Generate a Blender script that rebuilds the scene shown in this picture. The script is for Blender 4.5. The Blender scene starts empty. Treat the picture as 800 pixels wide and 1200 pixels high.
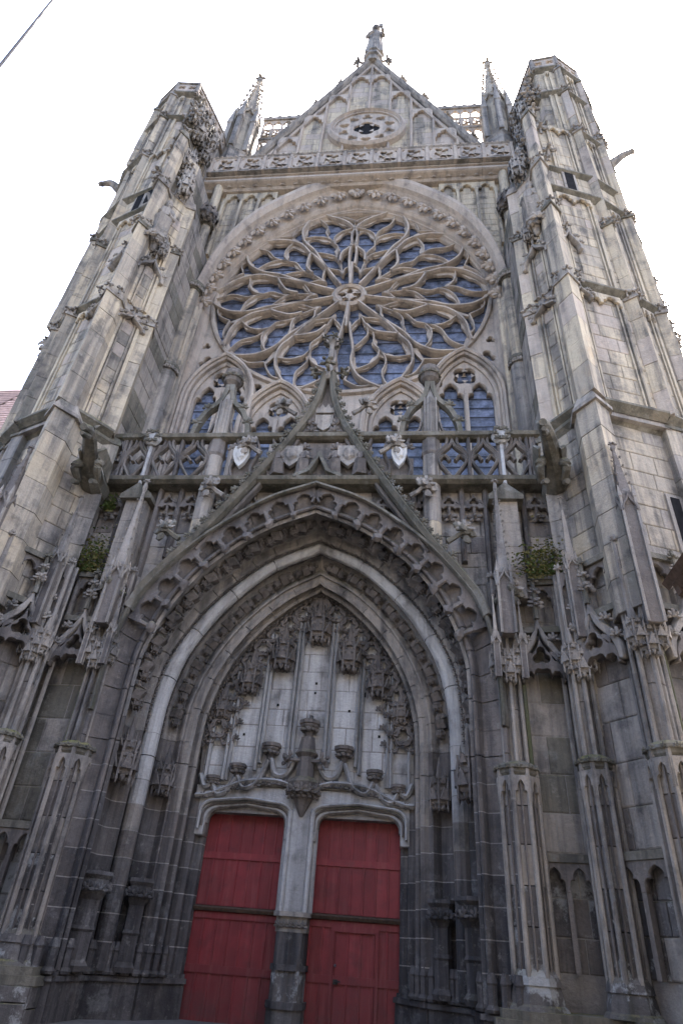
import bpy, bmesh, math, random
from mathutils import Vector, Matrix
from math import sin, cos, pi, sqrt, radians, hypot, atan2

# ---------------------------------------------------------------- camera, world, sun, exposure
SC = bpy.context.scene
COL = SC.collection
cam_d = bpy.data.cameras.new("camera")
cam = bpy.data.objects.new("camera", cam_d)
COL.objects.link(cam)
PITCH, YAW, ROLL, FPX = radians(35.0674), radians(7.5629), radians(4.6573), 737.95
fw = Vector((-sin(YAW) * cos(PITCH), cos(YAW) * cos(PITCH), sin(PITCH)))
rt = Vector((cos(YAW), sin(YAW), 0))
up = rt.cross(fw)
r2 = rt * cos(ROLL) + up * sin(ROLL)
u2 = -rt * sin(ROLL) + up * cos(ROLL)
cam.matrix_world = Matrix(((r2.x, u2.x, -fw.x, 2.8418), (r2.y, u2.y, -fw.y, -18.0),
                           (r2.z, u2.z, -fw.z, 1.6), (0, 0, 0, 1)))
cam_d.sensor_fit = 'VERTICAL'
cam_d.sensor_height = 36.0
cam_d.lens = FPX / 1200 * 36
cam_d.clip_end = 2000
SC.camera = cam

SUN_EL, SUN_AZ = radians(52), radians(38)          # azimuth from +Y towards +X: behind the church, to the right
world = bpy.data.worlds.new("World")
SC.world = world
world.use_nodes = True
wn = world.node_tree
sky = wn.nodes.new('ShaderNodeTexSky')
sky.sky_type = 'NISHITA'
sky.sun_disc = False
sky.sun_elevation = SUN_EL
sky.sun_rotation = SUN_AZ
sky.air_density = 0.7
sky.dust_density = 5.0
sky.ozone_density = 0.3
bg = wn.nodes['Background']
bg.inputs[1].default_value = 0.15
wn.links.new(sky.outputs[0], bg.inputs[0])
sun_d = bpy.data.lights.new("sun", 'SUN')
sun_d.energy = 3.0
sun_d.angle = radians(0.5)
sun_d.color = (1, .95, .87)
sun = bpy.data.objects.new("sun", sun_d)
COL.objects.link(sun)
sdir = Vector((sin(SUN_AZ) * cos(SUN_EL), cos(SUN_AZ) * cos(SUN_EL), sin(SUN_EL)))
sun.rotation_euler = sdir.to_track_quat('Z', 'Y').to_euler()
SC.view_settings.view_transform = 'Standard'
SC.view_settings.look = 'None'
SC.view_settings.gamma = 1
SC.view_settings.exposure = 3.2
rnd = random.Random(11)

# ---------------------------------------------------------------- materials
def N(nt, t, **kw):
    n = nt.nodes.new(t)
    for k, v in kw.items(): setattr(n, k, v)
    return n
def ramp(nt, src, a, b, c0=0.0, c1=1.0):
    m = N(nt, 'ShaderNodeMapRange'); m.clamp = True
    nt.links.new(src, m.inputs[0])
    for i, v in enumerate((a, b, c0, c1)): m.inputs[i + 1].default_value = v
    return m.outputs[0]
def mix(nt, fac, a, b, blend='MIX'):
    m = N(nt, 'ShaderNodeMix', data_type='RGBA', blend_type=blend)
    for sock, v in ((m.inputs[0], fac), (m.inputs[6], a), (m.inputs[7], b)):
        if hasattr(v, 'links'): nt.links.new(v, sock)
        elif isinstance(v, (int, float)): sock.default_value = v
        else: sock.default_value = (*v, 1)
    return m.outputs[2]
def mul(nt, a, b):
    m = N(nt, 'ShaderNodeMath', operation='MULTIPLY')
    for s, v in ((m.inputs[0], a), (m.inputs[1], b)):
        if hasattr(v, 'links'): nt.links.new(v, s)
        else: s.default_value = v
    return m.outputs[0]
def noise(nt, vec, scale, detail=5, rough=.6):
    n = N(nt, 'ShaderNodeTexNoise')
    n.inputs['Scale'].default_value = scale; n.inputs['Detail'].default_value = detail
    n.inputs['Roughness'].default_value = rough
    nt.links.new(vec, n.inputs['Vector'])
    return n.outputs['Fac']
def stone_mat(name, ca, cb, dirt, soot=.5, moss=.35, pale=.0, ochre=.2, bump=.5, vary=.11, crust=(.05, .047, .046)):
    """weathered limestone: piece to piece tint, run-down grime streaks, black crust, lichen on ledges"""
    m = bpy.data.materials.new(name); m.use_nodes = True
    nt = m.node_tree; L = nt.links
    p = nt.nodes['Principled BSDF']; p.inputs['Roughness'].default_value = .93
    p.inputs['Specular IOR Level'].default_value = .2
    geo = N(nt, 'ShaderNodeNewGeometry'); oi = N(nt, 'ShaderNodeObjectInfo')
    pos = geo.outputs['Position']
    mp = N(nt, 'ShaderNodeMapping'); L.new(pos, mp.inputs[0]); mp.inputs['Scale'].default_value = (2.3, 2.3, .15)
    mp2 = N(nt, 'ShaderNodeMapping'); L.new(pos, mp2.inputs[0]); mp2.inputs['Scale'].default_value = (6, 6, .5)
    big = noise(nt, pos, .42, 8, .68); med = noise(nt, pos, 1.6, 6, .65); fine = noise(nt, pos, 14, 5, .7)
    streak = noise(nt, mp.outputs[0], 1, 6, .6); thin = noise(nt, mp2.outputs[0], 1, 4, .6)
    c = mix(nt, ramp(nt, big, .35, .65), ca, cb)
    c = mix(nt, ramp(nt, oi.outputs['Random'], .55, 1., 0, .45), c, mix(nt, .6, c, dirt))
    lum = N(nt, 'ShaderNodeHueSaturation'); L.new(c, lum.inputs['Color'])
    L.new(ramp(nt, oi.outputs['Random'], 0, 1, 1 - vary, 1 + vary), lum.inputs['Value'])
    c = lum.outputs[0]
    if ochre: c = mix(nt, mul(nt, ramp(nt, noise(nt, pos, .9, 5, .7), .56, .75), ochre), c, (.40, .24, .10))
    c = mix(nt, mul(nt, ramp(nt, streak, .47, .62), soot), c, dirt)
    c = mix(nt, mul(nt, ramp(nt, noise(nt, pos, .8, 8, .7), .52, .60), soot * .75), c, mix(nt, .75, c, dirt))
    c = mix(nt, mul(nt, ramp(nt, thin, .5, .72), soot * .8), c, dirt)
    cr = mul(nt, ramp(nt, med, .5, .66), ramp(nt, streak, .42, .6))
    c = mix(nt, mul(nt, cr, soot), c, crust)
    c = mix(nt, mul(nt, ramp(nt, noise(nt, pos, 5, 6, .7), .58, .70), .4), c, mix(nt, .5, c, (.55, .53, .48)))
    if pale: c = mix(nt, mul(nt, ramp(nt, noise(nt, pos, .75 if pale > .7 else 1.1, 9, .74), .51 if pale > .7 else .55, .56 if pale > .7 else .62), pale), c, (.33, .335, .33))
    c = mix(nt, ramp(nt, fine, .3, .75, .0, .35), c, dirt)
    sp = N(nt, 'ShaderNodeSeparateXYZ'); L.new(geo.outputs['Normal'], sp.inputs[0])
    upf = mul(nt, ramp(nt, sp.outputs['Z'], .25, .8), ramp(nt, med, .38, .6))
    mc = mix(nt, ramp(nt, fine, .4, .62), (.055, .065, .025), (.22, .19, .08))
    c = mix(nt, mul(nt, upf, moss), c, mc)
    c = mix(nt, mul(nt, mul(nt, ramp(nt, streak, .58, .74), ramp(nt, big, .5, .62)), moss * .6), c, (.09, .10, .045))
    L.new(c, p.inputs['Base Color'])
    b = N(nt, 'ShaderNodeBump'); b.inputs['Strength'].default_value = bump; b.inputs['Distance'].default_value = .06
    add = N(nt, 'ShaderNodeMath', operation='ADD'); L.new(fine, add.inputs[0]); L.new(mul(nt, med, 2.0), add.inputs[1])
    L.new(add.outputs[0], b.inputs['Height']); L.new(b.outputs[0], p.inputs['Normal'])
    return m
M = {}
M['warm'] = stone_mat('warm_limestone', (.52, .435, .31), (.42, .36, .27), (.135, .122, .11), .85, .5, 0, .38)
M['tan'] = stone_mat('tan_tracery_stone', (.44, .37, .30), (.345, .30, .255), (.18, .155, .14), .5, .25, 0, .2)
M['grey'] = stone_mat('grey_limestone', (.365, .322, .273), (.25, .226, .20), (.095, .09, .088), .8, .6, .22, .15)
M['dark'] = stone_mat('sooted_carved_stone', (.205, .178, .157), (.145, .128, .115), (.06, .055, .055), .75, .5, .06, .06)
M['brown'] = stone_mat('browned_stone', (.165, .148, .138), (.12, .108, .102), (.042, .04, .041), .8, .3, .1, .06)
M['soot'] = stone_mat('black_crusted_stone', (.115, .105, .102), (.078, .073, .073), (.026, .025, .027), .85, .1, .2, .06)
M['pale'] = stone_mat('pale_limestone', (.46, .45, .435), (.39, .38, .37), (.15, .147, .145), .55, .05, 0, .05)
M['bright'] = stone_mat('bright_limestone', (.54, .53, .51), (.47, .46, .445), (.20, .19, .18), .6, .05, 0, .06)
M['mid'] = stone_mat('mellow_limestone', (.42, .36, .275), (.33, .29, .235), (.12, .11, .10), .85, .6, .1, .36)
M['base'] = stone_mat('dark_base_stone', (.165, .15, .14), (.105, .098, .095), (.04, .038, .038), .8, .7, .9, .05)  # darker stone with pale patches for the foot courses
M['mortar'] = stone_mat('lime_mortar', (.34, .31, .27), (.22, .20, .18), (.11, .10, .10), .5, .3, .1, .05)
M['sootmortar'] = stone_mat('pale_pointing', (.38, .355, .33), (.24, .225, .21), (.09, .09, .09), .5, .05, .1, .02)
M['mossy'] = stone_mat('lichen_covered_stone', (.20, .18, .145), (.13, .12, .10), (.06, .058, .048), .75, .95, .25, .12)
M['algae'] = stone_mat('green_algae_stone', (.105, .115, .06), (.15, .145, .10), (.07, .075, .045), .6, .9, .1, .05)
M['white'] = stone_mat('new_white_stone', (.48, .465, .44), (.38, .37, .355), (.4, .39, .38), .15, 0, 0, .0)
def simple(name, col, rough=.6, spec=.4, metal=0, nscale=6, var=.35, bump=.1, rv=.18):
    m = bpy.data.materials.new(name); m.use_nodes = True
    nt = m.node_tree; p = nt.nodes['Principled BSDF']
    p.inputs['Roughness'].default_value = rough; p.inputs['Specular IOR Level'].default_value = spec
    p.inputs['Metallic'].default_value = metal
    geo = N(nt, 'ShaderNodeNewGeometry'); oi = N(nt, 'ShaderNodeObjectInfo')
    f = noise(nt, geo.outputs['Position'], nscale, 6, .65)
    d = tuple(v * (1 - var) for v in col); e = tuple(min(1, v * (1 + var)) for v in col)
    c = mix(nt, ramp(nt, f, .3, .7), d, e)
    h = N(nt, 'ShaderNodeHueSaturation'); nt.links.new(c, h.inputs['Color'])
    nt.links.new(ramp(nt, oi.outputs['Random'], 0, 1, 1 - rv, 1 + rv), h.inputs['Value'])
    nt.links.new(h.outputs[0], p.inputs['Base Color'])
    b = N(nt, 'ShaderNodeBump'); b.inputs['Strength'].default_value = bump; b.inputs['Distance'].default_value = .03
    nt.links.new(f, b.inputs['Height']); nt.links.new(b.outputs[0], p.inputs['Normal'])
    return m
def glass_mat():
    m = simple('leaded_blue_glass', (.075, .086, .125), .27, .5, 0, 3, .85, .5, rv=.4)
    nt = m.node_tree; p = nt.nodes['Principled BSDF']
    b = [n for n in nt.nodes if n.type == 'BUMP'][0]; b.inputs['Distance'].default_value = .15
    return m
M['glass'] = glass_mat()
M['lead'] = simple('lead_and_iron', (.03, .03, .035), .6)
M['red'] = simple('red_door_paint', (.165, .021, .024), .55, .3, 0, 3, .18, .12)
def door_wear():
    nt = M['red'].node_tree; L = nt.links; p = nt.nodes['Principled BSDF']
    src = p.inputs['Base Color'].links[0].from_socket
    geo = N(nt, 'ShaderNodeNewGeometry'); mp = N(nt, 'ShaderNodeMapping'); L.new(geo.outputs['Position'], mp.inputs[0]); mp.inputs['Scale'].default_value = (9, 9, .5)
    st = noise(nt, mp.outputs[0], 1, 5, .65); sp = N(nt, 'ShaderNodeSeparateXYZ'); L.new(geo.outputs['Position'], sp.inputs[0])
    c = mix(nt, ramp(nt, st, .5, .75, 0, .35), src, (.30, .11, .10))
    c = mix(nt, ramp(nt, noise(nt, geo.outputs['Position'], 2.2, 8, .7), .5, .68, 0, .55), c, (.075, .018, .02))
    ft = mul(nt, ramp(nt, sp.outputs['Z'], .2, 1.5, 1, 0), ramp(nt, noise(nt, geo.outputs['Position'], 3, 7, .7), .35, .65))
    c = mix(nt, mul(nt, ft, .7), c, (.05, .032, .03))
    L.new(c, p.inputs['Base Color'])
door_wear()
M['iron'] = simple('dark_iron', (.03, .03, .032), .5, .5, .6)
M['void'] = simple('dark_opening', (.012, .012, .013), .95, .05)
M['tile'] = simple('clay_roof_tile', (.36, .25, .215), .9, .1, 0, 3, .3)
M['wood'] = simple('dark_brown_timber', (.075, .05, .036), .8, .2, 0, 8, .4)
M['plaster'] = simple('grey_render', (.24, .225, .205), .95, .1, 0, 1.5, .25)
M['cable'] = simple('black_rubber', (.012, .012, .014), .6)
M['leaf'] = simple('ledge_plant_leaf', (.07, .10, .03), .7, .2, 0, 9, .5)
M['dryleaf'] = simple('dry_yellow_moss', (.15, .14, .06), .85, .1, 0, 9, .5)
M['asphalt'] = simple('asphalt', (.05, .05, .05), .95, .1, 0, 30, .3, .3)
M['paving'] = simple('stone_paving', (.10, .095, .09), .9, .15, 0, 2, .3)
M['zinc'] = simple('zinc_gutter', (.10, .11, .13), .5, .4, .5)

# ---------------------------------------------------------------- builders
class MB:
    """collects geometry of ONE mesh; s mirrors x"""
    def __init__(self, s=1):
        self.v = []; self.f = []; self.s = s
    def add(self, vs, fs):
        o = len(self.v)
        self.v += [(self.s * x, y, z) for x, y, z in vs]
        self.f += [tuple(i + o for i in f) for f in fs]
        return self
    def box(self, x0, x1, y0, y1, z0, z1):
        return self.add([(x, y, z) for z in (z0, z1) for y in (y0, y1) for x in (x0, x1)],
                        [(0, 1, 3, 2), (4, 6, 7, 5), (0, 4, 5, 1), (2, 3, 7, 6), (0, 2, 6, 4), (1, 5, 7, 3)])
    def prism(self, poly, z0, z1, top=1.0, c=None):
        n = len(poly); c = c or (sum(p[0] for p in poly) / n, sum(p[1] for p in poly) / n)
        vs = [(x, y, z0) for x, y in poly] + [(c[0] + (x - c[0]) * top, c[1] + (y - c[1]) * top, z1) for x, y in poly]
        fs = [(i, (i + 1) % n, n + (i + 1) % n, n + i) for i in range(n)]
        return self.add(vs, fs + [tuple(range(n))[::-1], tuple(range(n, 2 * n))])
    def prism_xz(self, poly, y0, y1):
        n = len(poly)
        vs = [(x, y0, z) for x, z in poly] + [(x, y1, z) for x, z in poly]
        fs = [(i, (i + 1) % n, n + (i + 1) % n, n + i) for i in range(n)]
        return self.add(vs, fs + [tuple(range(n))[::-1], tuple(range(n, 2 * n))])
    def lathe(self, c, prof, n=8, a0=None, sx=1, sy=1):
        a0 = pi / n if a0 is None else a0
        vs = []; fs = []
        for r, z in prof:
            for i in range(n):
                a = a0 + 2 * pi * i / n
                vs.append((c[0] + r * sx * cos(a), c[1] + r * sy * sin(a), c[2] + z))
        for k in range(len(prof) - 1):
            for i in range(n):
                j = (i + 1) % n
                fs.append((k * n + i, k * n + j, (k + 1) * n + j, (k + 1) * n + i))
        fs += [tuple(range(n))[::-1], tuple(range((len(prof) - 1) * n, len(prof) * n))]
        return self.add(vs, fs)
    def tube(self, path, r, n=6, r1=None):
        path = [Vector(p) for p in path]; m = len(path); vs = []; fs = []
        for k, p in enumerate(path):
            t = (path[min(k + 1, m - 1)] - path[max(k - 1, 0)]).normalized()
            a = Vector((0, 1, 0)) if abs(t.y) < .9 else Vector((1, 0, 0))
            u = t.cross(a).normalized(); w = t.cross(u)
            rr = r if r1 is None else r + (r1 - r) * k / (m - 1)
            for i in range(n):
                q = p + u * (rr * cos(2 * pi * i / n)) + w * (rr * sin(2 * pi * i / n))
                vs.append(tuple(q))
        for k in range(m - 1):
            for i in range(n):
                j = (i + 1) % n
                fs.append((k * n + i, k * n + j, (k + 1) * n + j, (k + 1) * n + i))
        fs += [tuple(range(n))[::-1], tuple(range((m - 1) * n, m * n))]
        return self.add(vs, fs)
    def sweep(self, path, prof, closed=False, closed_prof=True):
        """path in (x, z); prof in (d, y): d along the left normal of the path, y absolute"""
        m = len(path); vs = []; fs = []; n = len(prof)
        nr = normals2(path, closed)
        for (x, z), (nx, nz) in zip(path, nr):
            for d, y in prof: vs.append((x + nx * d, y, z + nz * d))
        for k in range(m if closed else m - 1):
            k2 = (k + 1) % m
            for i in range(n if closed_prof else n - 1):
                j = (i + 1) % n
                fs.append((k * n + i, k * n + j, k2 * n + j, k2 * n + i))
        if not closed and closed_prof:
            fs += [tuple(range(n))[::-1], tuple(range((m - 1) * n, m * n))]
        return self.add(vs, fs)
    def blob(self, c, r, seed=0, rough=.25, sub=1, rot=0):
        bm = bmesh.new(); bmesh.ops.create_icosphere(bm, subdivisions=sub, radius=1)
        g = random.Random(seed); vs = []
        for v in bm.verts:
            k = 1 + g.uniform(-rough, rough)
            x, y, z = v.co.x * r[0] * k, v.co.y * r[1] * k, v.co.z * r[2] * k
            if rot: x, z = x * cos(rot) - z * sin(rot), x * sin(rot) + z * cos(rot)
            vs.append((c[0] + x, c[1] + y, c[2] + z))
        bm.verts.index_update()
        fs = [tuple(v.index for v in f.verts) for f in bm.faces]; bm.free()
        return self.add(vs, fs)
    def mesh(self, name):
        me = bpy.data.meshes.new(name); me.from_pydata(self.v, [], self.f); me.update()
        return me
def normals2(path, closed=False):
    m = len(path); out = []
    for k in range(m):
        a = path[(k - 1) % m] if closed or k > 0 else path[k]
        b = path[(k + 1) % m] if closed or k < m - 1 else path[k]
        p = path[k]
        def nn(p, q):
            dx, dz = q[0] - p[0], q[1] - p[1]; l = hypot(dx, dz) or 1
            return (-dz / l, dx / l)
        n1 = nn(a, p) if a != p else nn(p, b)
        n2 = nn(p, b) if b != p else n1
        sx, sz = n1[0] + n2[0], n1[1] + n2[1]; l = hypot(sx, sz) or 1
        sx, sz = sx / l, sz / l
        k_ = max(.5, sx * n1[0] + sz * n1[1])
        out.append((sx / k_, sz / k_))
    return out
def setp(o, label=None, cat=None, group=None, kind=None):
    for k, v in (('label', label), ('category', cat), ('group', group), ('kind', kind)):
        if v: o[k] = v
    return o
def thing(name, label, cat, loc=(0, 0, 0), group=None):
    o = bpy.data.objects.new(name, None); COL.objects.link(o)
    o.location = loc; o.empty_display_size = .3
    return setp(o, label, cat, group)
def obj(name, me, mat, parent=None, mw=None, label=None, kind=None):
    """link one mesh object; geometry / mw are in world coordinates"""
    if isinstance(me, MB): me = me.mesh(name)
    if mat is not None and not me.materials: me.materials.append(M[mat])
    o = bpy.data.objects.new(name, me); COL.objects.link(o)
    if mw is not None: o.matrix_basis = mw
    if parent is not None:
        o.parent = parent
        loc = Vector((0, 0, 0)); q = parent
        while q is not None:
            if q.type == 'EMPTY': loc += Vector(q.location)
            q = q.parent
        o.matrix_parent_inverse = Matrix.Translation(-loc)
        if parent.type != 'EMPTY':       # parent mesh carries its own basis matrix
            o.matrix_parent_inverse = WM[parent.name].inverted()
    WM[o.name] = mw.copy() if mw is not None else Matrix()
    return setp(o, label, None, None, kind)
WM = {}
_mc = {}
def with_mat(me, mat):
    """the shared mesh in another stone (one copy per stone)"""
    k = (me.name, mat)
    if k not in _mc:
        c = me.copy(); c.materials.clear(); c.materials.append(M[mat]); _mc[k] = c
    return _mc[k]
def put(name, me, mat, parent, loc, scale=1, rz=0, ax=None, label=None):
    """instance of a shared mesh; ax = (X, Y, Z) axes or None"""
    s = scale if isinstance(scale, (tuple, list)) else (scale,) * 3
    if ax is None: R = Matrix.Rotation(rz, 4, 'Z')
    else:
        X, Y, Z = ax; R = Matrix(((X[0], Y[0], Z[0], 0), (X[1], Y[1], Z[1], 0), (X[2], Y[2], Z[2], 0), (0, 0, 0, 1)))
    return obj(name, with_mat(me, mat), None, parent, Matrix.Translation(loc) @ R @ Matrix.Diagonal((*s, 1)), label)
def crv(pts, n=24):
    """Catmull-Rom through pts, resampled to n+1 points by arc length"""
    P = [Vector(p) for p in pts]; P = [2 * P[0] - P[1]] + P + [2 * P[-1] - P[-2]]
    d = []
    for i in range(1, len(P) - 2):
        for k in range(14):
            t = k / 14; a, b, c, e = P[i - 1], P[i], P[i + 1], P[i + 2]
            d.append(.5 * ((2 * b) + (c - a) * t + (2 * a - 5 * b + 4 * c - e) * t * t + (3 * b - a - 3 * c + e) * t ** 3))
    d.append(P[-2])
    L = [0]
    for i in range(1, len(d)): L.append(L[-1] + (d[i] - d[i - 1]).length)
    out = []; j = 0
    for k in range(n + 1):
        s = L[-1] * k / n
        while j < len(L) - 2 and L[j + 1] < s: j += 1
        f = (s - L[j]) / ((L[j + 1] - L[j]) or 1)
        out.append(tuple(d[j].lerp(d[j + 1], f)))
    return out
def arc(cx, cz, r, a0, a1, n=12):
    return [(cx + r * cos(a0 + (a1 - a0) * i / n), cz + r * sin(a0 + (a1 - a0) * i / n)) for i in range(n + 1)]
def pointed(w, zs, h, n=8, x0=0):
    """pointed arch outline from (x0-w, zs) over the apex (x0, zs+h) to (x0+w, zs)"""
    R = (h * h + w * w) / (2 * w); a = math.asin(min(1, h / R)); out = []
    for i in range(n + 1):
        t = a * i / n
        out.append((x0 - w + R - R * cos(t), zs + R * sin(t)))
    return out + [(2 * x0 - x, z) for x, z in out[-2::-1]]
def ogee(w, zs, h, n=8, x0=0):
    out = []
    for i in range(2 * n + 1):
        t = i / (2 * n)
        x = w * (1 - t ** 1.15 * (1.0 if t < .5 else 1.0)); b = .16 * w * sin(2 * pi * t)
        out.append((x0 - x - b * .9, zs + h * t))
    return out + [(2 * x0 - x, z) for x, z in out[-2::-1]]
def plate(loops, depth, bevel=.0, name='plate'):
    """flat plate with holes (even-odd) in the XZ plane, front at y=-depth/2"""
    cu = bpy.data.curves.new(name, 'CURVE'); cu.dimensions = '2D'; cu.fill_mode = 'BOTH'
    cu.extrude = max(.001, depth / 2 - bevel); cu.bevel_depth = bevel; cu.bevel_resolution = 0
    if bevel: cu.offset = -bevel
    for lp in loops:
        sp = cu.splines.new('POLY'); sp.points.add(len(lp) - 1); sp.use_cyclic_u = True
        for p, (x, z) in zip(sp.points, lp): p.co = (x, z, 0, 1)
    ob = bpy.data.objects.new(name, cu); COL.objects.link(ob)
    me = bpy.data.meshes.new_from_object(ob.evaluated_get(bpy.context.evaluated_depsgraph_get()))
    bpy.data.objects.remove(ob); bpy.data.curves.remove(cu)
    me.name = name
    for v in me.vertices: v.co = (v.co.x, -v.co.z, v.co.y)
    me.materials.clear(); me.update()
    return me
def foil(cx, cz, r, n, rot=0, depth=.28, seg=7, sx=1, sz=1):
    """multifoil outline"""
    out = []
    for k in range(n):
        a = rot + 2 * pi * k / n
        c = (cx + (r * (1 - depth)) * cos(a) * sx * .62, cz + (r * (1 - depth)) * sin(a) * sz * .62)
        rr = r - .62 * r * (1 - depth)
        for i in range(seg):
            t = a + (i / (seg - 1) - .5) * 2 * pi * .62
            out.append((c[0] + rr * cos(t) * sx, c[1] + rr * sin(t) * sz))
    return out
def cusped(w, z0, zs, h, x0=0, cus=.22):
    """trefoil-headed light: straight sides to zs, two side lobes, pointed top lobe"""
    half = [(1, 0), (1.0, .10), (.96, .22), (.86, .32), (.72, .37), (.50, .36), (.56, .46), (.58, .58), (.52, .70), (.38, .82), (.18, .93)]
    return [(x0 - w, z0)] + [(x0 - w * x, zs + h * z) for x, z in half] + [(x0, zs + h)] + [(x0 + w * x, zs + h * z) for x, z in half[::-1]] + [(x0 + w, z0)]

# unit block, shared by every ashlar stone (x, z centred; front face at y=0, chamfered arrises)
bm_ = MB()
bm_.add([(-.5, .5, -.5), (.5, .5, -.5), (.5, .5, .5), (-.5, .5, .5), (-.5, .12, -.5), (.5, .12, -.5), (.5, .12, .5), (-.5, .12, .5),
         (-.475, 0, -.46), (.475, 0, -.46), (.475, 0, .46), (-.475, 0, .46)],
        [(4, 5, 9, 8), (5, 6, 10, 9), (6, 7, 11, 10), (7, 4, 8, 11), (8, 9, 10, 11), (0, 1, 5, 4), (1, 2, 6, 5), (2, 3, 7, 6), (3, 0, 4, 7)])
BLOCK = bm_.mesh('block')
def ashlar(parent, a, b, z0, z1, mat, seed=0, course=.42, length=.78, span=None, proud=.016, gap=.016, name='block', mats=None):
    """coursed stones on the vertical face a->b (plan points; outward normal to the right of a->b)"""
    g = random.Random(seed)
    ax, ay = a; bx, by = b; W = hypot(bx - ax, by - ay); tx, ty = (bx - ax) / W, (by - ay) / W
    nx, ny = ty, -tx
    n = max(1, round((z1 - z0) / course)); zz = [z0]
    for i in range(n): zz.append(zz[-1] + (z1 - z0) / n)
    for i in range(1, n): zz[i] += g.uniform(-.06, .06)
    for i in range(n):
        lo, hi = zz[i], zz[i + 1]
        ivs = span(lo, hi) if span else [(0, W)]
        for u0, u1 in ivs:
            if u1 - u0 < .08: continue
            k = max(1, round((u1 - u0) / (length * g.uniform(.8, 1.2)))); cut = [u0]
            for j in range(1, k): cut.append(u0 + (u1 - u0) * j / k + g.uniform(-.18, .18) * (u1 - u0) / k + (.25 if i % 2 else -.25) * (u1 - u0) / k * (k > 1) * .8)
            cut.append(u1)
            for c0, c1 in zip(cut, cut[1:]):
                if c1 - c0 < .06: continue
                u = (c0 + c1) / 2; pr = proud + g.uniform(-.006, .006)
                tw = g.uniform(-.006, .006)
                mw = Matrix(((tx, -nx, 0, ax + tx * u + nx * pr), (ty, -ny, 0, ay + ty * u + ny * pr), (0, 0, 1, (lo + hi) / 2), (0, 0, 0, 1)))
                mw = mw @ Matrix.Rotation(tw, 4, 'Z') @ Matrix.Diagonal((c1 - c0 - gap, .12, hi - lo - gap, 1))
                obj(name, with_mat(BLOCK, g.choice(mats) if mats else mat), None, parent, mw)
def wall_mb(a, b, z0, z1, th=.25, s=1):
    W = hypot(b[0] - a[0], b[1] - a[1]); t = ((b[0] - a[0]) / W, (b[1] - a[1]) / W); n = (t[1], -t[0])
    return MB().prism([a, b, (b[0] - n[0] * th, b[1] - n[1] * th), (a[0] - n[0] * th, a[1] - n[1] * th)], z0, z1)
def fl(pts, s):
    """mirror plan points, keeping outward order"""
    return [(s * x, y) for x, y in (pts if s > 0 else pts[::-1])]

# ---------------------------------------------------------------- shared carved pieces
def m_crocket():
    b = MB()
    b.tube([(0, 0, -.1), (0, -.02, .25), (0, -.12, .5), (0, -.25, .6)], .11, 5, .07)
    for i, (c, r) in enumerate([((0, -.1, .62), (.2, .2, .2)), ((-.3, -.08, .5), (.22, .12, .13)), ((.3, -.08, .5), (.22, .12, .13)),
                                ((0, -.36, .5), (.14, .2, .13)), ((-.2, -.02, .8), (.14, .1, .16)), ((.2, -.02, .8), (.14, .1, .16)), ((0, .2, .6), (.13, .16, .12))]):
        b.blob(c, r, i, .3)
    return b.mesh('crocket')
def m_leaf():
    b = MB()
    for i in range(5):
        a = pi * (i / 4)
        b.blob((.3 * cos(a), -.08, .05 + .32 * sin(a)), (.2, .13, .13), i + 3, .3, 1, a)
    b.blob((0, -.14, .12), (.16, .16, .16), 9, .2)
    return b.mesh('leaf')
def m_figure(seed):
    g = random.Random(seed); b = MB()
    n = 10; vs = []; prof = [(.27, .20, 0, 0), (.25, .22, .1, -.02), (.24, .26, .28, -.07), (.24, .27, .38, -.09), (.19, .17, .47, -.02), (.18, .13, .58, 0), (.22, .13, .70, 0),
                               (.2, .12, .76, 0), (.075, .07, .8, 0), (.07, .07, .83, -.01)]
    fs = []
    for k, (rx, ry, z, dy) in enumerate(prof):
        for i in range(n):
            a = 2 * pi * i / n; q = 1 + (.14 if i % 2 else -.08) * (z < .5) + g.uniform(-.05, .05)
            vs.append((rx * q * cos(a), dy + ry * q * sin(a), z))
    for k in range(len(prof) - 1):
        for i in range(n): fs.append((k * n + i, k * n + (i + 1) % n, (k + 1) * n + (i + 1) % n, (k + 1) * n + i))
    b.add(vs, fs + [tuple(range(n))[::-1]])
    b.blob((0, -.02, .9), (.088, .1, .115), seed, .06, 2)
    b.blob((0, -.11, .885), (.02, .03, .03), seed, .1)
    b.blob((0, .03, .93), (.105, .1, .1), seed + 1, .1)
    for s in (-1, 1):
        b.tube([(s * .19, 0, .71), (s * .25, -.05, .55), (s * g.uniform(.05, .15), -.23, g.uniform(.45, .6))], .062, 6, .042)
        b.blob((s * .09, -.25, .5), (.045, .05, .04), 4, .1)
    if seed % 2: b.box(-.09, .09, -.3, -.26, .42, .6)
    return b.mesh('figure')
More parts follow.
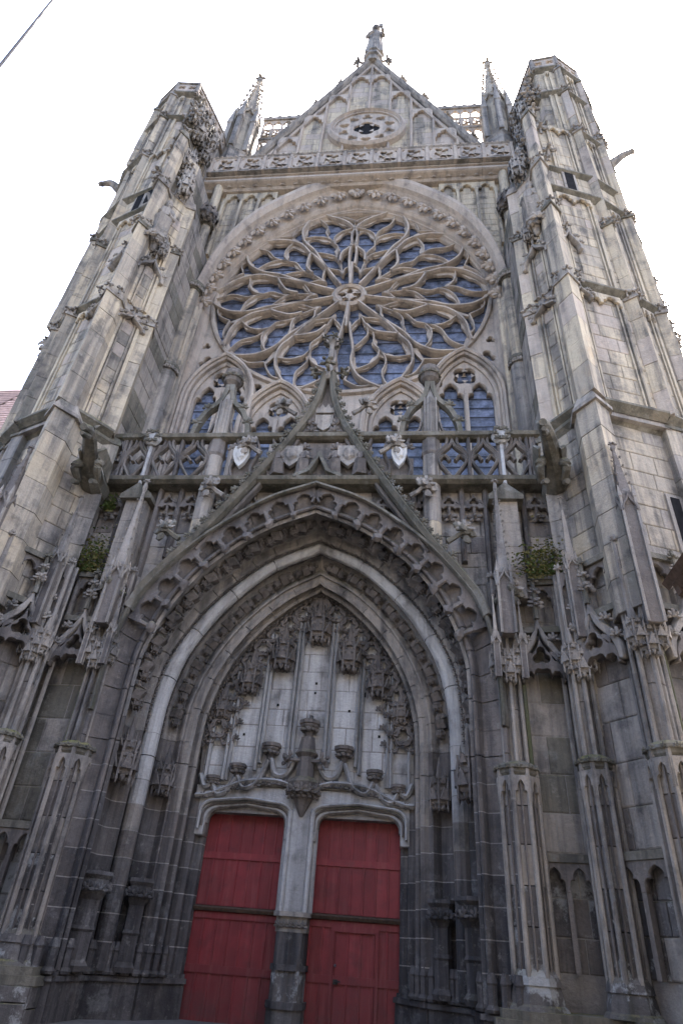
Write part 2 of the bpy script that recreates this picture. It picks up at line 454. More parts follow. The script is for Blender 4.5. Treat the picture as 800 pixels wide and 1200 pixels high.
def m_canopy(spire=True):
    """gothic dais: cusped skirt with gablets and pendants, tapering tiers"""
    b = MB(); n = 6
    b.lathe((0, 0, 0), [(.30, .12), (.34, .16), (.34, .42), (.38, .45), (.38, .5), (.26, .52), (.26, .72), (.3, .74), (.3, .78)] + ([(.14, .8), (.11, .95), (.02, 1.3)] if spire else [(.05, .8)]), n, 0)
    for i in range(n):
        a = pi / n + 2 * pi * i / n; ca, sa = cos(a), sin(a)
        def P(u, z, r): return (ca * r - sa * u, sa * r + ca * u, z)
        for z0, w, r, h in ((.12, .16, .33, .40), (.52, .1, .25, .28)):
            b.add([P(-w, z0 + .1, r), P(w, z0 + .1, r), P(0, z0 + h, r + .03), P(-w, z0 + .1, r + .08), P(w, z0 + .1, r + .08), P(0, z0 + h, r + .1),
                   P(0, z0 + .2, r + .085), ], [(0, 3, 5, 2), (1, 2, 5, 4), (3, 4, 6), (3, 6, 5), (4, 5, 6)])
        v = 2 * pi * i / n
        b.lathe((.36 * cos(v), .36 * sin(v), 0), [(.01, -.06), (.05, .02), (.035, .08), (.045, .12), (.04, .5), (.055, .52), (.005, .74)], 4)
        b.lathe((.26 * cos(v), .26 * sin(v), .55), [(.03, 0), (.03, .25), (.005, .42)], 4)
        b.blob((.2 * ca, .2 * sa, .06), (.1, .1, .09), i, .3)
    return b.mesh('canopy')
def m_corbel():
    b = MB(); b.lathe((0, 0, 0), [(.05, -.1), (.12, 0), (.17, .3), (.3, .5), (.36, .58), (.36, .66), (.42, .7), (.42, .86), (.38, .9)], 8)
    for i in range(8):
        a = 2 * pi * i / 8; b.blob((.27 * cos(a), .27 * sin(a), .42), (.12, .12, .13), i, .35)
    return b.mesh('corbel')
CROCKET = m_crocket(); LEAF = m_leaf(); FIGS = [m_figure(i) for i in (1, 2, 3)]
CANOPY = m_canopy(); DAIS = m_canopy(False); CORBEL = m_corbel()
# tracery plates
def rect(x0, x1, z0, z1): return [(x0, z0), (x1, z0), (x1, z1), (x0, z1)]
def mouch(cx, cz, r0, r1, a0, a1):
    """curved teardrop (mouchette) round (cx, cz)"""
    o = []; n = 9
    for i in range(n + 1):
        t = i / n; a = a0 + (a1 - a0) * t; w = (r1 - r0) / 2 * (sin(pi * min(1, t ** .7)) ** .8 if 0 < t < 1 else 0)
        o.append((a, (r0 + r1) / 2 + w))
    for i in range(n - 1, 0, -1):
        t = i / n; a = a0 + (a1 - a0) * t; w = (r1 - r0) / 2 * (sin(pi * t ** .7) ** .8)
        o.append((a, (r0 + r1) / 2 - w))
    return [(cx + r * cos(a), cz + r * sin(a)) for a, r in o]
def wheel_panel(w, h, r):
    lp = [rect(-w / 2, w / 2, -h / 2, h / 2)]
    for k in range(4):
        a = 2 * pi * k / 4 + .5
        lp.append(foil(r * .54 * cos(a), r * .54 * sin(a), r * .47, 3, a + .4, .1, 5))
    lp.append(foil(0, 0, r * .12, 4, 0, .2, 4))
    for sx in (-1, 1):
        for sz in (-1, 1):
            lp.append([(sx * (w / 2 - .07), sz * (h / 2 - .07)), (sx * (w / 2 - .24), sz * (h / 2 - .07)), (sx * (w / 2 - .07), sz * (h / 2 - .24))])
    return plate(lp, .12, .012, 'wheel_tracery')
WHEEL = wheel_panel(1.30, .98, .47)
def arch_head(w, h, n=1, depth=.14):
    """blind tracery head: plate w x h with n cusped lights opening downwards"""
    o = [(-w / 2, 0)]
    lw = w / n
    for i in range(n):
        x0 = -w / 2 + lw * (i + .5)
        o += cusped(lw / 2 * .82, 0, h * .2, h * .62, x0, .35)
    o += [(w / 2, 0), (w / 2, h), (-w / 2, h)]
    lp = [o]
    for i in range(n):
        x0 = -w / 2 + lw * (i + .5)
    return plate(lp, depth, .015, 'arch_head')
HEAD1 = arch_head(1, .9); HEAD2 = arch_head(1, .55, 2)
TREFOIL_OGEE = plate([[(-.5, 0)] + ogee(.44, .05, 1.0, 7) + [(.5, 0)] + [(x, z) for x, z in ogee(.58, .0, 1.35, 7)[::-1]]], .22, .02, 'ogee_arch')
def cusp_fill():
    o = [(-.5, -.02)] + ogee(.46, .05, 1.0, 7) + [(.5, -.02)]
    half = [(.42, -.02), (.43, .10), (.36, .20), (.25, .20), (.20, .12), (.16, .24), (.10, .27), (0, .25)]
    o += half + [(-x, z) for x, z in half[-2::-1]]
    return plate([o, foil(0, .55, .21, 3, pi / 2, .1, 7), mouch(0, .38, .28, .38, .15, .9), mouch(0, .38, .28, .38, pi - .9, pi - .15)], .14, .012, 'cusped_head')
CINQ = cusp_fill()
LANCET2 = None

# ---------------------------------------------------------------- ground and street
g_ = obj('ground', MB().add([(-300, -300, -.02), (300, -300, -.02), (300, 300, -.02), (-300, 300, -.02)], [(0, 1, 2, 3)]), 'asphalt', kind='structure')
pv = obj('pavement', MB().box(-16, 16, -11, 2, -.016, .10), 'paving', kind='structure')

# unseen houses across the street, added and sized to shade the lower front
b = MB()
for i, (x0, x1, h) in enumerate(((-44, -32, 12), (-32, -21, 13), (-21, -10, 11.5), (-10, 1, 13), (1, 11, 12), (11, 22, 11.5), (22, 34, 12.5), (34, 46, 12))):
    b.box(x0, x1 - .02, -33, -19.6, -.02, h)
    b.add([(x0, -33.3, h), (x1 - .02, -33.3, h), (x1 - .02, -19.3, h), (x0, -19.3, h), (x0, -27.7, h + 5), (x1 - .02, -27.7, h + 5)], [(0, 1, 5, 4), (2, 3, 4, 5), (1, 2, 5), (3, 0, 4)])
    for f in range(4):
        for j in range(4):
            wx = x0 + (x1 - x0) * (j + .5) / 4
            b.box(wx - .7, wx - .58, -19.6, -19.5, 1 + f * 3.1, 3.1 + f * 3.1).box(wx + .58, wx + .7, -19.6, -19.5, 1 + f * 3.1, 3.1 + f * 3.1).box(wx - .8, wx + .8, -19.6, -19.45, .85 + f * 3.1, .999 + f * 3.1)
obj('street_front', b, 'plaster', kind='structure')

# ---------------------------------------------------------------- church body and rose wall
HO = [(6.85, 24.6), (6.84, 25.6), (6.76, 27.1), (6.22, 29.6), (4.95, 32.1), (2.95, 34.05), (1.4, 34.95), (0, 35.25)]     # y = -.8
HI = [(6.5, 24.6), (6.5, 25.6), (6.46, 26.6), (5.97, 28.65), (4.87, 30.55), (2.95, 32.45), (1.45, 33.4), (0, 33.85)]      # y = -.3
ho = crv(HO, 26); hi = crv(HI, 26)
T = thing('transept_wall', 'tall limestone transept wall framing the great rose between the two turrets', 'wall', (0, 0, 0))
HOL = [(-x, z) for x, z in ho] ; 
# wall plane: strip between the hood and the cornice / turrets
def wall_out(s):
    b = MB(s); n = len(ho)
    vs = []; fs = []
    for (x, z) in ho: vs.append((x - .12, -.62, z - .1)); 
    for i, (x, z) in enumerate(ho):
        vs.append((8.9, -.62, z) if i < 16 else (x + .0, -.62, 36.6))
    for i in range(n - 1): fs.append((i, i + 1, n + i + 1, n + i))
    b.add(vs, fs)
    b.box(6.7, 8.9, -.62, -.3, 14, 24.61); b.box(8.0, 8.9, -.6, -.3, 24, 37)
    return b
for s in (1, -1): obj('wall_core', wall_out(s), 'mortar', T)
def hood_x(z):
    for (x0, z0), (x1, z1) in zip(ho, ho[1:]):
        if z0 <= z <= z1: return x0 + (x1 - x0) * (z - z0) / ((z1 - z0) or 1)
    return 0 if z > 36 else 6.8
for s in (1, -1):
    def span(lo, hi_, s=s):
        x = hood_x((lo + hi_) / 2) + .12
        return [(x, 8.7)] if s > 0 else [(0, 8.7 - x)]
    if s > 0: ashlar(T, (0, -.62), (8.7, -.62), 24.6, 36, 'warm', 5, .5, .8, span)
    else: ashlar(T, (-8.7, -.62), (0, -.62), 24.6, 36, 'warm', 6, .5, .8, span)
# moulded reveal from hood to window plane, sides run down to the walkway
def reveal(prof, s):
    """prof: (f, dn, dy) f=0 at hood (y -.8), f=1 at inner arch (y -.3)"""
    b = MB(s); A = [(6.85, 14.2)] + ho; B = [(6.5, 14.2)] + hi; n = len(A); k = len(prof)
    nr = normals2(A); vs = []; fs = []
    for i in range(n):
        for f, dn, dy in prof:
            x = A[i][0] * (1 - f) + B[i][0] * f - nr[i][0] * dn; z = A[i][1] * (1 - f) + B[i][1] * f - nr[i][1] * dn
            vs.append((max(x, 0) if i == n - 1 else x, -.8 + .5 * f + dy, z))
    for i in range(n - 1):
        for j in range(k - 1): fs.append((i * k + j, i * k + j + 1, (i + 1) * k + j + 1, (i + 1) * k + j))
    return b.add(vs, fs)
HOODP = [(-.3, .0, .25), (-.3, .12, -.12), (-.1, .14, -.22), (.08, .05, -.16), (.12, 0, .0), (.2, -.05, .12), (.42, -.06, .16), (.6, -.04, .12), (.68, .04, .02), (.8, .06, -.02), (.9, .02, .05), (.93, -.02, .16), (.98, -.02, .16), (1.0, .03, .14), (1.02, .0, .22), (1.03, -.06, .3), (1.06, -.06, .42), (1.07, -.02, .5), (1.1, -.02, .8)]
for s in (1, -1): obj('hood_moulding', reveal(HOODP, s), 'tan', T)
nr = normals2(ho)
for s in (1, -1):                                   # square leaves in the hollow of the hood
    for i in range(2, 27, 2):
        x = (ho[i][0] * .62 + hi[i][0] * .38); z = ho[i][1] * .62 + hi[i][1] * .38
        X = Vector((s * (ho[i][0] - ho[i - 1][0]), 0, ho[i][1] - ho[i - 1][1])).normalized()
        Z = Vector((s * -nr[i][0] * -1, 0, nr[i][1] * 1)).normalized(); Y = Z.cross(X)
        if Y.y < 0: Y = -Y; X = -X
        put('carved_leaf', LEAF, 'tan', T, (s * x, -.60, z), .95, ax=(X, Y, Z))
# shafts with moulded rings
for s in (1, -1):
    for x, y, r, z0, z1 in ((7.0, -1.0, .34, 14, 20.8), (7.02, -1.0, .27, 20.8, 26.2), (7.5, -1.0, .24, 26.2, 36.2), (6.62, -.72, .12, 14, 25), (6.78, -.8, .14, 14, 25)):
        obj('shaft', MB(s).lathe((x, y, z0), [(r, 0), (r, (z1 - z0) * .5), (r, z1 - z0)], 12), 'grey' if r > .3 else 'warm', T)
    for x, y, z, r in ((7.0, -1.0, 20.8, .42), (7.05, -1.0, 26.2, .48), (7.5, -1.0, 31.6, .42)):
        obj('shaft_ring', MB(s).lathe((x, y, z), [(r * .7, -.35), (r * .85, -.16), (r, -.05), (r, .08), (r * .8, .16)], 10), 'mossy', T)
        for a in range(5): put('capital_leaf', LEAF, 'grey', T, (s * x + r * .8 * cos(pi + a * pi / 4), y + r * .8 * sin(pi + a * pi / 4), z - .3), .42, rz=pi / 2 + pi + a * pi / 4)
    # corner pinnacle niche beside the hood (upper corner)
    for x, z0, z1 in ((5.2, 32.4, 34.2), (6.15, 30.6, 34.2), (7.1, 29.2, 34.2)):
        obj('blind_mullion', MB(s).box(x - .07, x + .07, -.86, -.6, z0, z1), 'warm', T)
    for x in (4.72, 5.68, 6.62):
        put('blind_arch_head', HEAD1, 'warm', T, (s * x, -.72, 33.85), (.95, 1.2, 1.1))
    put('canopy', CANOPY, 'dark', T, (s * 7.5, -1.25, 31.3), 1.4)
# cornice
CORN = [(0, -.5), (0, -.92), (.12, -1.0), (.2, -1.0), (.34, -1.28), (.42, -1.36), (.62, -1.36), (.66, -1.2), (.95, -1.2), (.98, -1.34), (1.1, -1.34), (1.16, -1.2), (1.16, -.5)]
nb = 9
for i in range(nb):
    x0 = -8.3 + 16.6 * i / nb
    obj('cornice_stone', MB().add([(x, y, 34.85 + z * .75) for x in (x0 + .008, x0 + 16.6 / nb - .008) for z, y in CORN],
        [(j, (j + 1) % 13, 13 + (j + 1) % 13, 13 + j) for j in range(13)] + [tuple(range(13)), tuple(range(25, 12, -1))]), 'tan', T)
for i in range(22): put('cornice_leaf', LEAF, 'tan', T, (-8.0 + 16 * (i + .5) / 22, -1.07, 34.96), .32)
# church body behind everything, added unseen to stop sun leaking through the rose
obj('church_body', MB().box(-8.5, 8.5, 1.25, 30, 0, 38).prism_xz([(-6.9, 38.01), (6.9, 38.01), (0, 52)], 1.9, 30), 'grey', kind='structure')

# ---------------------------------------------------------------- rose window
RZ, RR = 26.66, 6.42
RW = thing('rose_window', 'great round flamboyant rose window of petal tracery and blue leaded glass', 'window', (0, .2, RZ))
def pol(a, r, y=0): return (RR * r * cos(a), RZ + RR * r * sin(a) * (1.085 if sin(a) > 0 else 1))
obj('outer_ring', MB().sweep([pol(2 * pi * i / 96, 1.0) for i in range(96)], [(-.06, -.12), (.06, -.16), (.12, -.02), (.14, .3), (-.1, .3), (-.1, 0)], True), 'tan', RW)
hub = obj('hub', MB().sweep(arc(0, RZ, .72, 0, 2 * pi, 32)[:-1], [(-.1, -.1), (.05, -.2), (.16, -.1), (.16, .3), (-.1, .3)], True), 'tan', RW)
HUBF = plate([arc(0, 0, .68, 0, 2 * pi, 32)[:-1]] + [foil(.33 * cos(a), .33 * sin(a), .24, 3, a, .1, 5) for a in [pi / 2 + k * 2 * pi / 5 for k in range(5)]], .15, .015, 'hub_tracery')
put('hub_tracery', HUBF, 'tan', RW, (0, .05, RZ))
BAR = [(-.07, -.10), (-.035, -.22), (.035, -.22), (.07, -.10), (.07, .2), (-.07, .2)]
THIN = [(-.042, -.02), (-.02, -.11), (.02, -.11), (.042, -.02), (.042, .18), (-.042, .18)]
NP = 10
def inset(poly, d):
    n = normals2(poly, True); c = (sum(p[0] for p in poly) / len(poly), sum(p[1] for p in poly) / len(poly)); out = []
    for p, v in zip(poly, n):
        l = min(1.3, hypot(*v)); v = (v[0] / hypot(*v) * l, v[1] / hypot(*v) * l)
        sg = 1 if (c[0] - p[0]) * v[0] + (c[1] - p[1]) * v[1] > 0 else -1
        q_ = (p[0] + sg * v[0] * d, p[1] + sg * v[1] * d)
        out.append(q_)
    return out
def scallop(poly, amp, n):
    """lobed inner outline: n foils round the light"""
    c = (sum(p[0] for p in poly) / len(poly), sum(p[1] for p in poly) / len(poly)); m = len(poly); out = []
    for i, p in enumerate(poly):
        k = 1 - amp * abs(cos(pi * n * i / m)) ** 3
        out.append((c[0] + (p[0] - c[0]) * k, c[1] + (p[1] - c[1]) * k))
    return out
for k in range(NP):
    ac = pi / 2 + (k + .5) * 2 * pi / NP; hw = pi / NP
    side = 1 if cos(ac) >= 0 else -1
    # angular warp: the first light ring spreads wide near the hub, petals swing a little outwards
    def q(u, r): return pol(ac + u * hw + side * .07 * sin(pi * min(1, r * 1.05)), r)
    def uv(pts, n=14, closed=False): return [(a[0], a[1]) for a in crv(pts, n)]
    def path(pts, n=14): return [q(u, r) for u, r in uv(pts, n)]
    E1 = [(1, .12), (1, .24), (1, .33), (.97, .45), (.9, .6), (.93, .72), (.70, .86), (.34, .96), (.2, 1.0)]
    b = MB()
    for sg in (-1, 1): b.sweep(path([(sg * u * (1 if sg > 0 else .985), r) for u, r in (E1 if sg > 0 else E1[2:])], 28), BAR)
    petal = obj('petal', b, 'tan', RW)
    X1 = [(0, .38), (.14, .46), (.5, .52), (.92, .585)]          # ogee curves springing from the petal axis
    X2 = [(0, .64), (.12, .71), (.42, .765), (.84, .80)]
    AX = [(0, .38), (.10, .47), (-.10, .57), (0, .64), (.09, .75), (-.09, .87), (0, 1.0)]
    b = MB()
    for sg in (-1, 1):
        b.sweep(path([(sg * u, r) for u, r in X1], 10), BAR if sg == side else THIN)
        b.sweep(path([(sg * u, r) for u, r in X2], 10), THIN)
        b.sweep(path([(sg * .3, .955), (sg * .62, .955), (sg * 1.0, .88)], 8), THIN)
    b.sweep(path(AX, 30), THIN)
    for sg in (-1, 1): b.sweep(path([(0, .235), (sg * .2, .29), (sg * .6, .32), (sg * 1.0, .375)], 8), THIN)
    b.sweep(path([(0, .235), (0, .30), (0, .38)], 4), THIN)
    obj('petal_bar', b, 'tan', petal)
    # foiled plates filling the angles of every light
    for sg in (-1, 1):
        L1 = uv([(0, .245), (0, .31), (0, .38)], 6) + uv(X1, 8)[1:] + uv([(.95, .5), (.99, .43), (1.0, .39)], 4)[1:] + uv([(.6, .325), (.2, .295)], 4)
        L2 = uv([(0, .38), (sg * .10, .47), (-sg * .10, .57), (0, .64)], 10) + uv(X2, 8)[1:] + uv([(.93, .72), (.9, .62), (.92, .585)], 5)[1:] + uv(X1[::-1], 8)[1:-1]
        L3 = uv([(0, .64), (sg * .09, .75), (-sg * .09, .87), (0, 1.0)], 10) + uv([(.2, .99), (.34, .95), (.62, .88), (.80, .81)], 8) + uv(X2[::-1], 8)[1:-1]
        L4 = uv([(1.0, .74), (.93, .75), (.72, .86), (.4, .945)], 8) + uv([(.62, .955), (1.0, .885)], 5)
        for j, (L, am, nf) in enumerate(((L1, .2, 5), (L2, .24, 5), (L3, .22, 5), (L4, .2, 4))):
            P = [q(sg * u, r) for u, r in L]
            c = (sum(p[0] for p in P) / len(P), sum(p[1] for p in P) / len(P))
            inn = scallop([(c[0] + (x - c[0]) * .94, c[1] + (z - c[1]) * .94) for x, z in P], am, nf)
            n = len(P); m_ = MB()
            vs = [(x, .02, z) for x, z in P] + [(x, .02, z) for x, z in inn] + [(x, .16, z) for x, z in inn]
            m_.add(vs, [(i, (i + 1) % n, n + (i + 1) % n, n + i) for i in range(n)] + [(n + i, n + (i + 1) % n, 2 * n + (i + 1) % n, 2 * n + i) for i in range(n)])
            obj('cusp', m_, 'tan', petal)
    for sg in (-1, 1):
        for r0, r1, nn in ((.12, .37, 3), (.37, .49, 2), (.49, .63, 2), (.63, .74, 2), (.74, .87, 2), (.87, 1.0, 2)):
            vs = []
            for i in range(nn + 1): vs.append((sg * 0.0, r0 + (r1 - r0) * i / nn))
            for i in range(nn + 1): vs.append((sg * 1.0, r1 - (r1 - r0) * i / nn))
            ty = rnd.uniform(-.012, .012)
            pts = [q(u, r) for u, r in vs]
            obj('pane', MB().add([(x, .24 + ty * (x - pts[0][0]) + rnd.uniform(-.004, .004), z) for x, z in pts], [tuple(range(len(pts)))]), 'glass', petal)
b = MB()
for i in range(-10, 11):
    z = RZ + i * .63; w = sqrt(max(0, 6.4 ** 2 - (i * .63) ** 2)); b.box(-w, w, .19, .215, z - .014, z + .014)
obj('saddle_bar', b, 'lead', RW, kind='stuff')
for sg in (-1, 1):
    obj('stem', MB().sweep([(0, RZ + sg * .7), (0, RZ + sg * 2.4)], [(d * 1.15, y - .015) for d, y in BAR]), 'tan', RW)
    obj('pane', MB().add([(-1.2, .37, RZ + sg * .5), (1.2, .37, RZ + sg * .5), (1.2, .37, RZ + sg * 6.3), (-1.2, .37, RZ + sg * 6.3)], [(0, 1, 2, 3)]), 'glass', RW)
# window plane spandrels with pierced trefoils, and the lancets below the rose
LW = thing('lancet_row', 'row of pointed lancet lights below the rose behind the parapet', 'window', (0, .2, 14))
sp_loops = [[(-6.55, 13.9), (6.55, 13.9)] + hi[0:] + [(-x, z) for x, z in hi[-2::-1]]]
sp_loops.append([((RR + .08) * cos(2 * pi * i / 72), RZ + (RR + .08) * sin(2 * pi * i / 72) * (1.085 if i < 36 else 1)) for i in range(72)])
def lan(cx, w, zs, h, lights):
    out = []
    for lx, lw, lz, lh in lights: out.append(cusped(lw, 15.0, lz, lh, cx + lx, 0, .28))if False else out.append(cusped(lw, 15.0, lz, lh, cx + lx, .28))
    return out
for s in (1, -1):
    sp_loops += [cusped(.50, 15, 19.85, .95, s * 4.45, .28), cusped(.50, 15, 19.85, .95, s * 5.6, .28), foil(s * 5.03, 21.2, .52, 4, pi / 4, .2)]
    sp_loops += [cusped(.49, 15, 18.2, .8, s * 1.88, .28), cusped(.49, 15, 18.2, .8, s * 3.02, .28), foil(s * 2.45, 19.45, .48, 4, pi / 4, .2)]
    sp_loops += [foil(s * 6.02, 22.35, .36, 3, pi / 2, .15), foil(s * 6.22, 23.4, .2, 3, pi / 2, .15), foil(s * 3.72, 20.62, .42, 3, -pi / 2, .15), foil(s * 1.25, 19.75, .34, 3, -pi / 2, .15), foil(s * 3.62, 19.6, .2, 3, pi / 2, .1)]
sp_loops.append(cusped(.5, 15, 18.2, .9, 0, .28))
obj('pierced_spandrel', plate(sp_loops, .3, .03, 'spandrel'), 'tan', LW, Matrix.Translation((0, .18, 0)))
for s in (1, -1):
    for cx, w, zs, h in ((5.03, 1.22, 19.9, 2.25), (2.45, 1.2, 18.3, 2.1)):
        for dw, y0, y1, t in ((0, -.12, .1, .10), (.13, -.3, .1, .07), (.24, -.42, .1, .09)):
            p = [(cx - w - dw, 15)] + pointed(w + dw, zs, h + dw * 1.3, 8, cx) + [(cx + w + dw, 15)]
            obj('lancet_arch', MB(s).sweep(p, [(-t, y1), (-t, y0 + .06), (0, y0), (t, y0 + .06), (t, y1)]), 'tan', LW)
        obj('mullion', MB(s).box(cx - .07, cx + .07, -.1, .2, 15, zs + .5), 'tan', LW)
    for cx, x0, x1, zt in ((4.45, 3.9, 5.03, 22.5), (5.6, 5.03, 6.5, 23.5), (1.9, 1.35, 2.45, 20), (3.0, 2.45, 3.6, 20)):
        for z0, z1 in ((14, 16.2), (16.2, 17.6), (17.6, 19), (19, zt)):
            obj('pane', MB(s).add([(x0, .32, z0), (x1, .32, z0), (x1, .33, z1), (x0, .33, z1)], [(0, 1, 2, 3)]), 'glass', LW)
        b = MB(s)
        for i in range(16):
            z = 14.6 + i * .5; b.box(x0, x1, .26, .29, z - .014, z + .014)
        obj('saddle_bar', b, 'lead', LW)
obj('pane', MB().add([(-1.35, .32, 14), (1.35, .32, 14), (1.35, .33, 20), (-1.35, .33, 20)], [(0, 1, 2, 3)]), 'glass', LW)
for s in (1, -1):
    obj('pane', MB(s).add([(3.4, .34, 19.8), (4.1, .34, 19.8), (4.1, .34, 21.2), (3.4, .34, 21.2)], [(0, 1, 2, 3)]), 'glass', LW)
    obj('pane', MB(s).add([(5.5, .35, 21.9), (6.5, .35, 21.9), (6.5, .35, 23.8), (5.5, .35, 23.8)], [(0, 1, 2, 3)]), 'glass', LW)

# ---------------------------------------------------------------- upper balustrade
UB = thing('upper_balustrade', 'carved stone balustrade of pierced wheel panels under the gable', 'balustrade', (0, -1.2, 36.1))
obj('bottom_rail', MB().box(-8.2, 8.2, -1.58, -1.2, 35.72, 35.82), 'grey', UB)
obj('top_rail', MB().sweep([(-8.2, 37.2), (8.2, 37.2)], [(-.05, -1.56), (.03, -1.62), (.08, -1.56), (.1, -1.4), (.08, -1.3), (-.05, -1.34)]), 'grey', UB)
for i in range(11):
    x = -8.03 + 1.46 * (i + .5)
    put('wheel_panel', WHEEL, 'tan', UB, (x, -1.49, 36.5), (1, 1.0, 1.38))
for i in range(12):
    x = -8.03 + 1.46 * i
    obj('post', MB().box(x - .075, x + .075, -1.6, -1.3, 35.7, 37.28), 'tan', UB)
b = MB()
for i in range(60): b.blob((-8 + 16 * (i + .5) / 60, -1.58, 37.3), (.07, .06, .06), i, .3)
obj('rail_flower', b, 'tan', UB, kind='stuff')
obj('gallery_floor', MB().box(-8.3, 8.3, -1.0, 1.2, 35.5, 35.7), 'grey', UB)

# ---------------------------------------------------------------- gable
GA = thing('gable', 'steep triangular gable with blind tracery strips and a pierced oculus', 'gable', (0, .6, 38))
GH = 55.3; GB = 40.2; GX = 7.35
def gz(x): return GH - (GH - GB) * abs(x) / GX
obj('gable_core', MB().prism_xz([(-GX, 37.2), (GX, 37.2), (GX, GB), (0, GH), (-GX, GB)], .62, 1.5), 'mortar', GA)
def gspan(lo, hi_):
    x = GX * (GH - (lo + hi_) / 2) / (GH - GB); x = min(GX, x) - .1
    zc = 44.4; h = (lo + hi_) / 2 - zc
    if abs(h) < 2.2:
        q_ = sqrt(2.2 ** 2 - h * h); return [(8 - x, 8 - q_), (8 + q_, 8 + x)]
    return [(8 - x, 8 + x)]
ashlar(GA, (-8, .62), (8, .62), 38, 54.6, 'warm', 21, .72, 1.3, gspan, mats=['warm', 'warm', 'tan'])
for s in (1, -1):
    obj('raking_coping', MB(s).sweep([(GX + .25, GB - .5), (0, GH)], [(.28, 1.6), (.26, .45), (.16, .28), (.0, .18), (-.12, .28), (-.18, .5), (-.18, 1.6)][::-1]), 'grey', GA)
    obj('raking_moulding', MB(s).sweep([(GX - .5, GB - .5), (0, GH - 1.0)], [(-.1, .62), (-.1, .42), (.0, .36), (.1, .42), (.1, .62)]), 'tan', GA)
    for i in range(1, 5):
        x = GX * (1 - i / 5.0) + .3; z = gz(x) + .28
        put('coping_crocket', CROCKET, 'grey', GA, (s * x, .75, z), .8, ax=(Vector((.3 * s, 0, 0)) * 0 + Vector((s * .6, 0, .8)), Vector((0, 1, 0)), Vector((-.8 * s * -1, 0, .6))))
for i in range(-4, 5):
    x = i * 1.4; z1 = gz(x) - 1.2
    z0s = [(38, z1)]
    if abs(x) < 2.3:
        q_ = sqrt(max(0, 2.45 ** 2 - x * x)); z0s = [(38, 44.4 - q_), (44.4 + q_, z1)]
    for z0, zz in z0s: obj('blind_mullion', MB().sweep([(x, z0), (x, zz)], [(-.1, .62), (-.08, .45), (0, .36), (.08, .45), (.1, .62)]), 'tan', GA)
for i in range(-5, 5):
    x = (i + .5) * 1.4; z1 = gz(abs(x) + .5) - 1.35
    put('blind_arch_head', HEAD1, 'tan', GA, (x, .5, z1 - .2), (1.32, 1.6, 1.25))
oc = obj('oculus_ring', MB().sweep(arc(0, 44.4, 2.25, 0, 2 * pi, 48)[:-1], [(-.25, .6), (-.2, .3), (0, .15), (.1, .3), (.2, .3), (.25, .6)], True), 'tan', GA)
LP = [arc(0, 0, 2.1, 0, 2 * pi, 48)[:-1], foil(0, 0, .85, 4, pi / 4 * 0, .25)]
for k in range(10):
    a = 2 * pi * (k + .5) / 10; LP.append(foil(1.5 * cos(a), 1.5 * sin(a), .36, 3, a, .15, 5))
put('oculus_tracery', plate(LP, .3, .03, 'oculus_tracery'), 'tan', GA, (0, .55, 44.4))
obj('oculus_opening', MB().box(-.82, .82, .5, .55, 43.58, 45.22), 'void', GA)
obj('oculus_back', MB().prism_xz([(x, z) for x, z in arc(0, 44.4, 2.1, 0, 2 * pi, 32)[:-1]], .57, .6), 'grey', GA)
obj('apex_block', MB().lathe((0, .6, 54.6), [(.55, 0), (.6, .5), (.75, .6), (.75, .9), (.5, 1.0)], 8), 'grey', GA)
for s in (1, -1): put('apex_crocket', CROCKET, 'grey', GA, (s * .6, .5, 54.9), .9, ax=(Vector((0, 0, -s)), Vector((0, 1, 0)), Vector((s, 0, 0))))
# openwork parapets beside the gable
for s in (1, -1):
    OP = thing('openwork_parapet', ('right' if s > 0 else 'left') + ' openwork arcade parapet bridging the gable slope and the ' + ('right' if s > 0 else 'left') + ' roof pinnacle', 'parapet', (s * 6.2, 1.6, 45), 'openwork arcades behind the gable')
    obj('top_rail', MB(s).box(4.4, 7.5, 1.45, 1.8, 49.0, 49.35), 'grey', OP)
    obj('mid_rail', MB(s).box(4.6, 7.5, 1.5, 1.75, 46.2, 46.45), 'grey', OP)
    obj('bottom_rail', MB(s).box(5.6, 7.5, 1.5, 1.75, 43.6, 43.9), 'grey', OP)
    for i in range(5):
        x = 4.75 + i * .66
        obj('column', MB(s).lathe((x, 1.62, 43.6), [(.08, 0), (.08, 5.4)], 6), 'tan', OP)
        if i < 4:
            put('arch_head', HEAD1, 'tan', OP, (s * (x + .33), 1.62, 48.2), (.66, 1, .9)); put('arch_head', HEAD1, 'tan', OP, (s * (x + .33), 1.62, 45.6), (.66, 1, .7)); put('pierced_circle', WHEEL, 'tan', OP, (s * (x + .33), 1.62, 47.3), (.48, 1, 1.1))
        put('rail_knob', LEAF, 'grey', OP, (s * (x + .3), 1.5, 49.35), .35)

# ---------------------------------------------------------------- portal
PO = thing('portal', 'deep pointed portal with rows of carved figures in its archivolts and a pale tympanum', 'portal', (0, -1, 0))
KC = [([(5.1, 6.2), (5.1, 7.4), (5.0, 8.45), (4.76, 9.35), (4.24, 10.22), (3.5, 11.15), (2.55, 12.02), (1.4, 12.85), (0, 13.42)], -2.9),
      ([(4.4, 6.2), (4.4, 7.2), (4.34, 8.05), (3.97, 9.25), (3.28, 10.42), (2.4, 11.33), (1.3, 12.12), (0, 12.68)], -2.5),
      ([(4.32, 6.2), (4.3, 7.1), (4.12, 8.25), (3.5, 9.55), (2.7, 10.6), (1.5, 11.68), (0, 12.4)], -1.05),
      ([(3.97, 6.2), (3.93, 7.2), (3.65, 8.5), (3.14, 9.5), (2.45, 10.45), (1.45, 11.42), (0, 12.15)], -.75),
      ([(3.36, 6.2), (3.3, 7.2), (2.95, 8.4), (2.22, 9.68), (1.12, 10.82), (0, 11.5)], -.35),
      ([(3.02, 6.2), (2.95, 7.1), (2.57, 8.5), (1.75, 9.75), (.85, 10.65), (0, 11.2)], .3)]
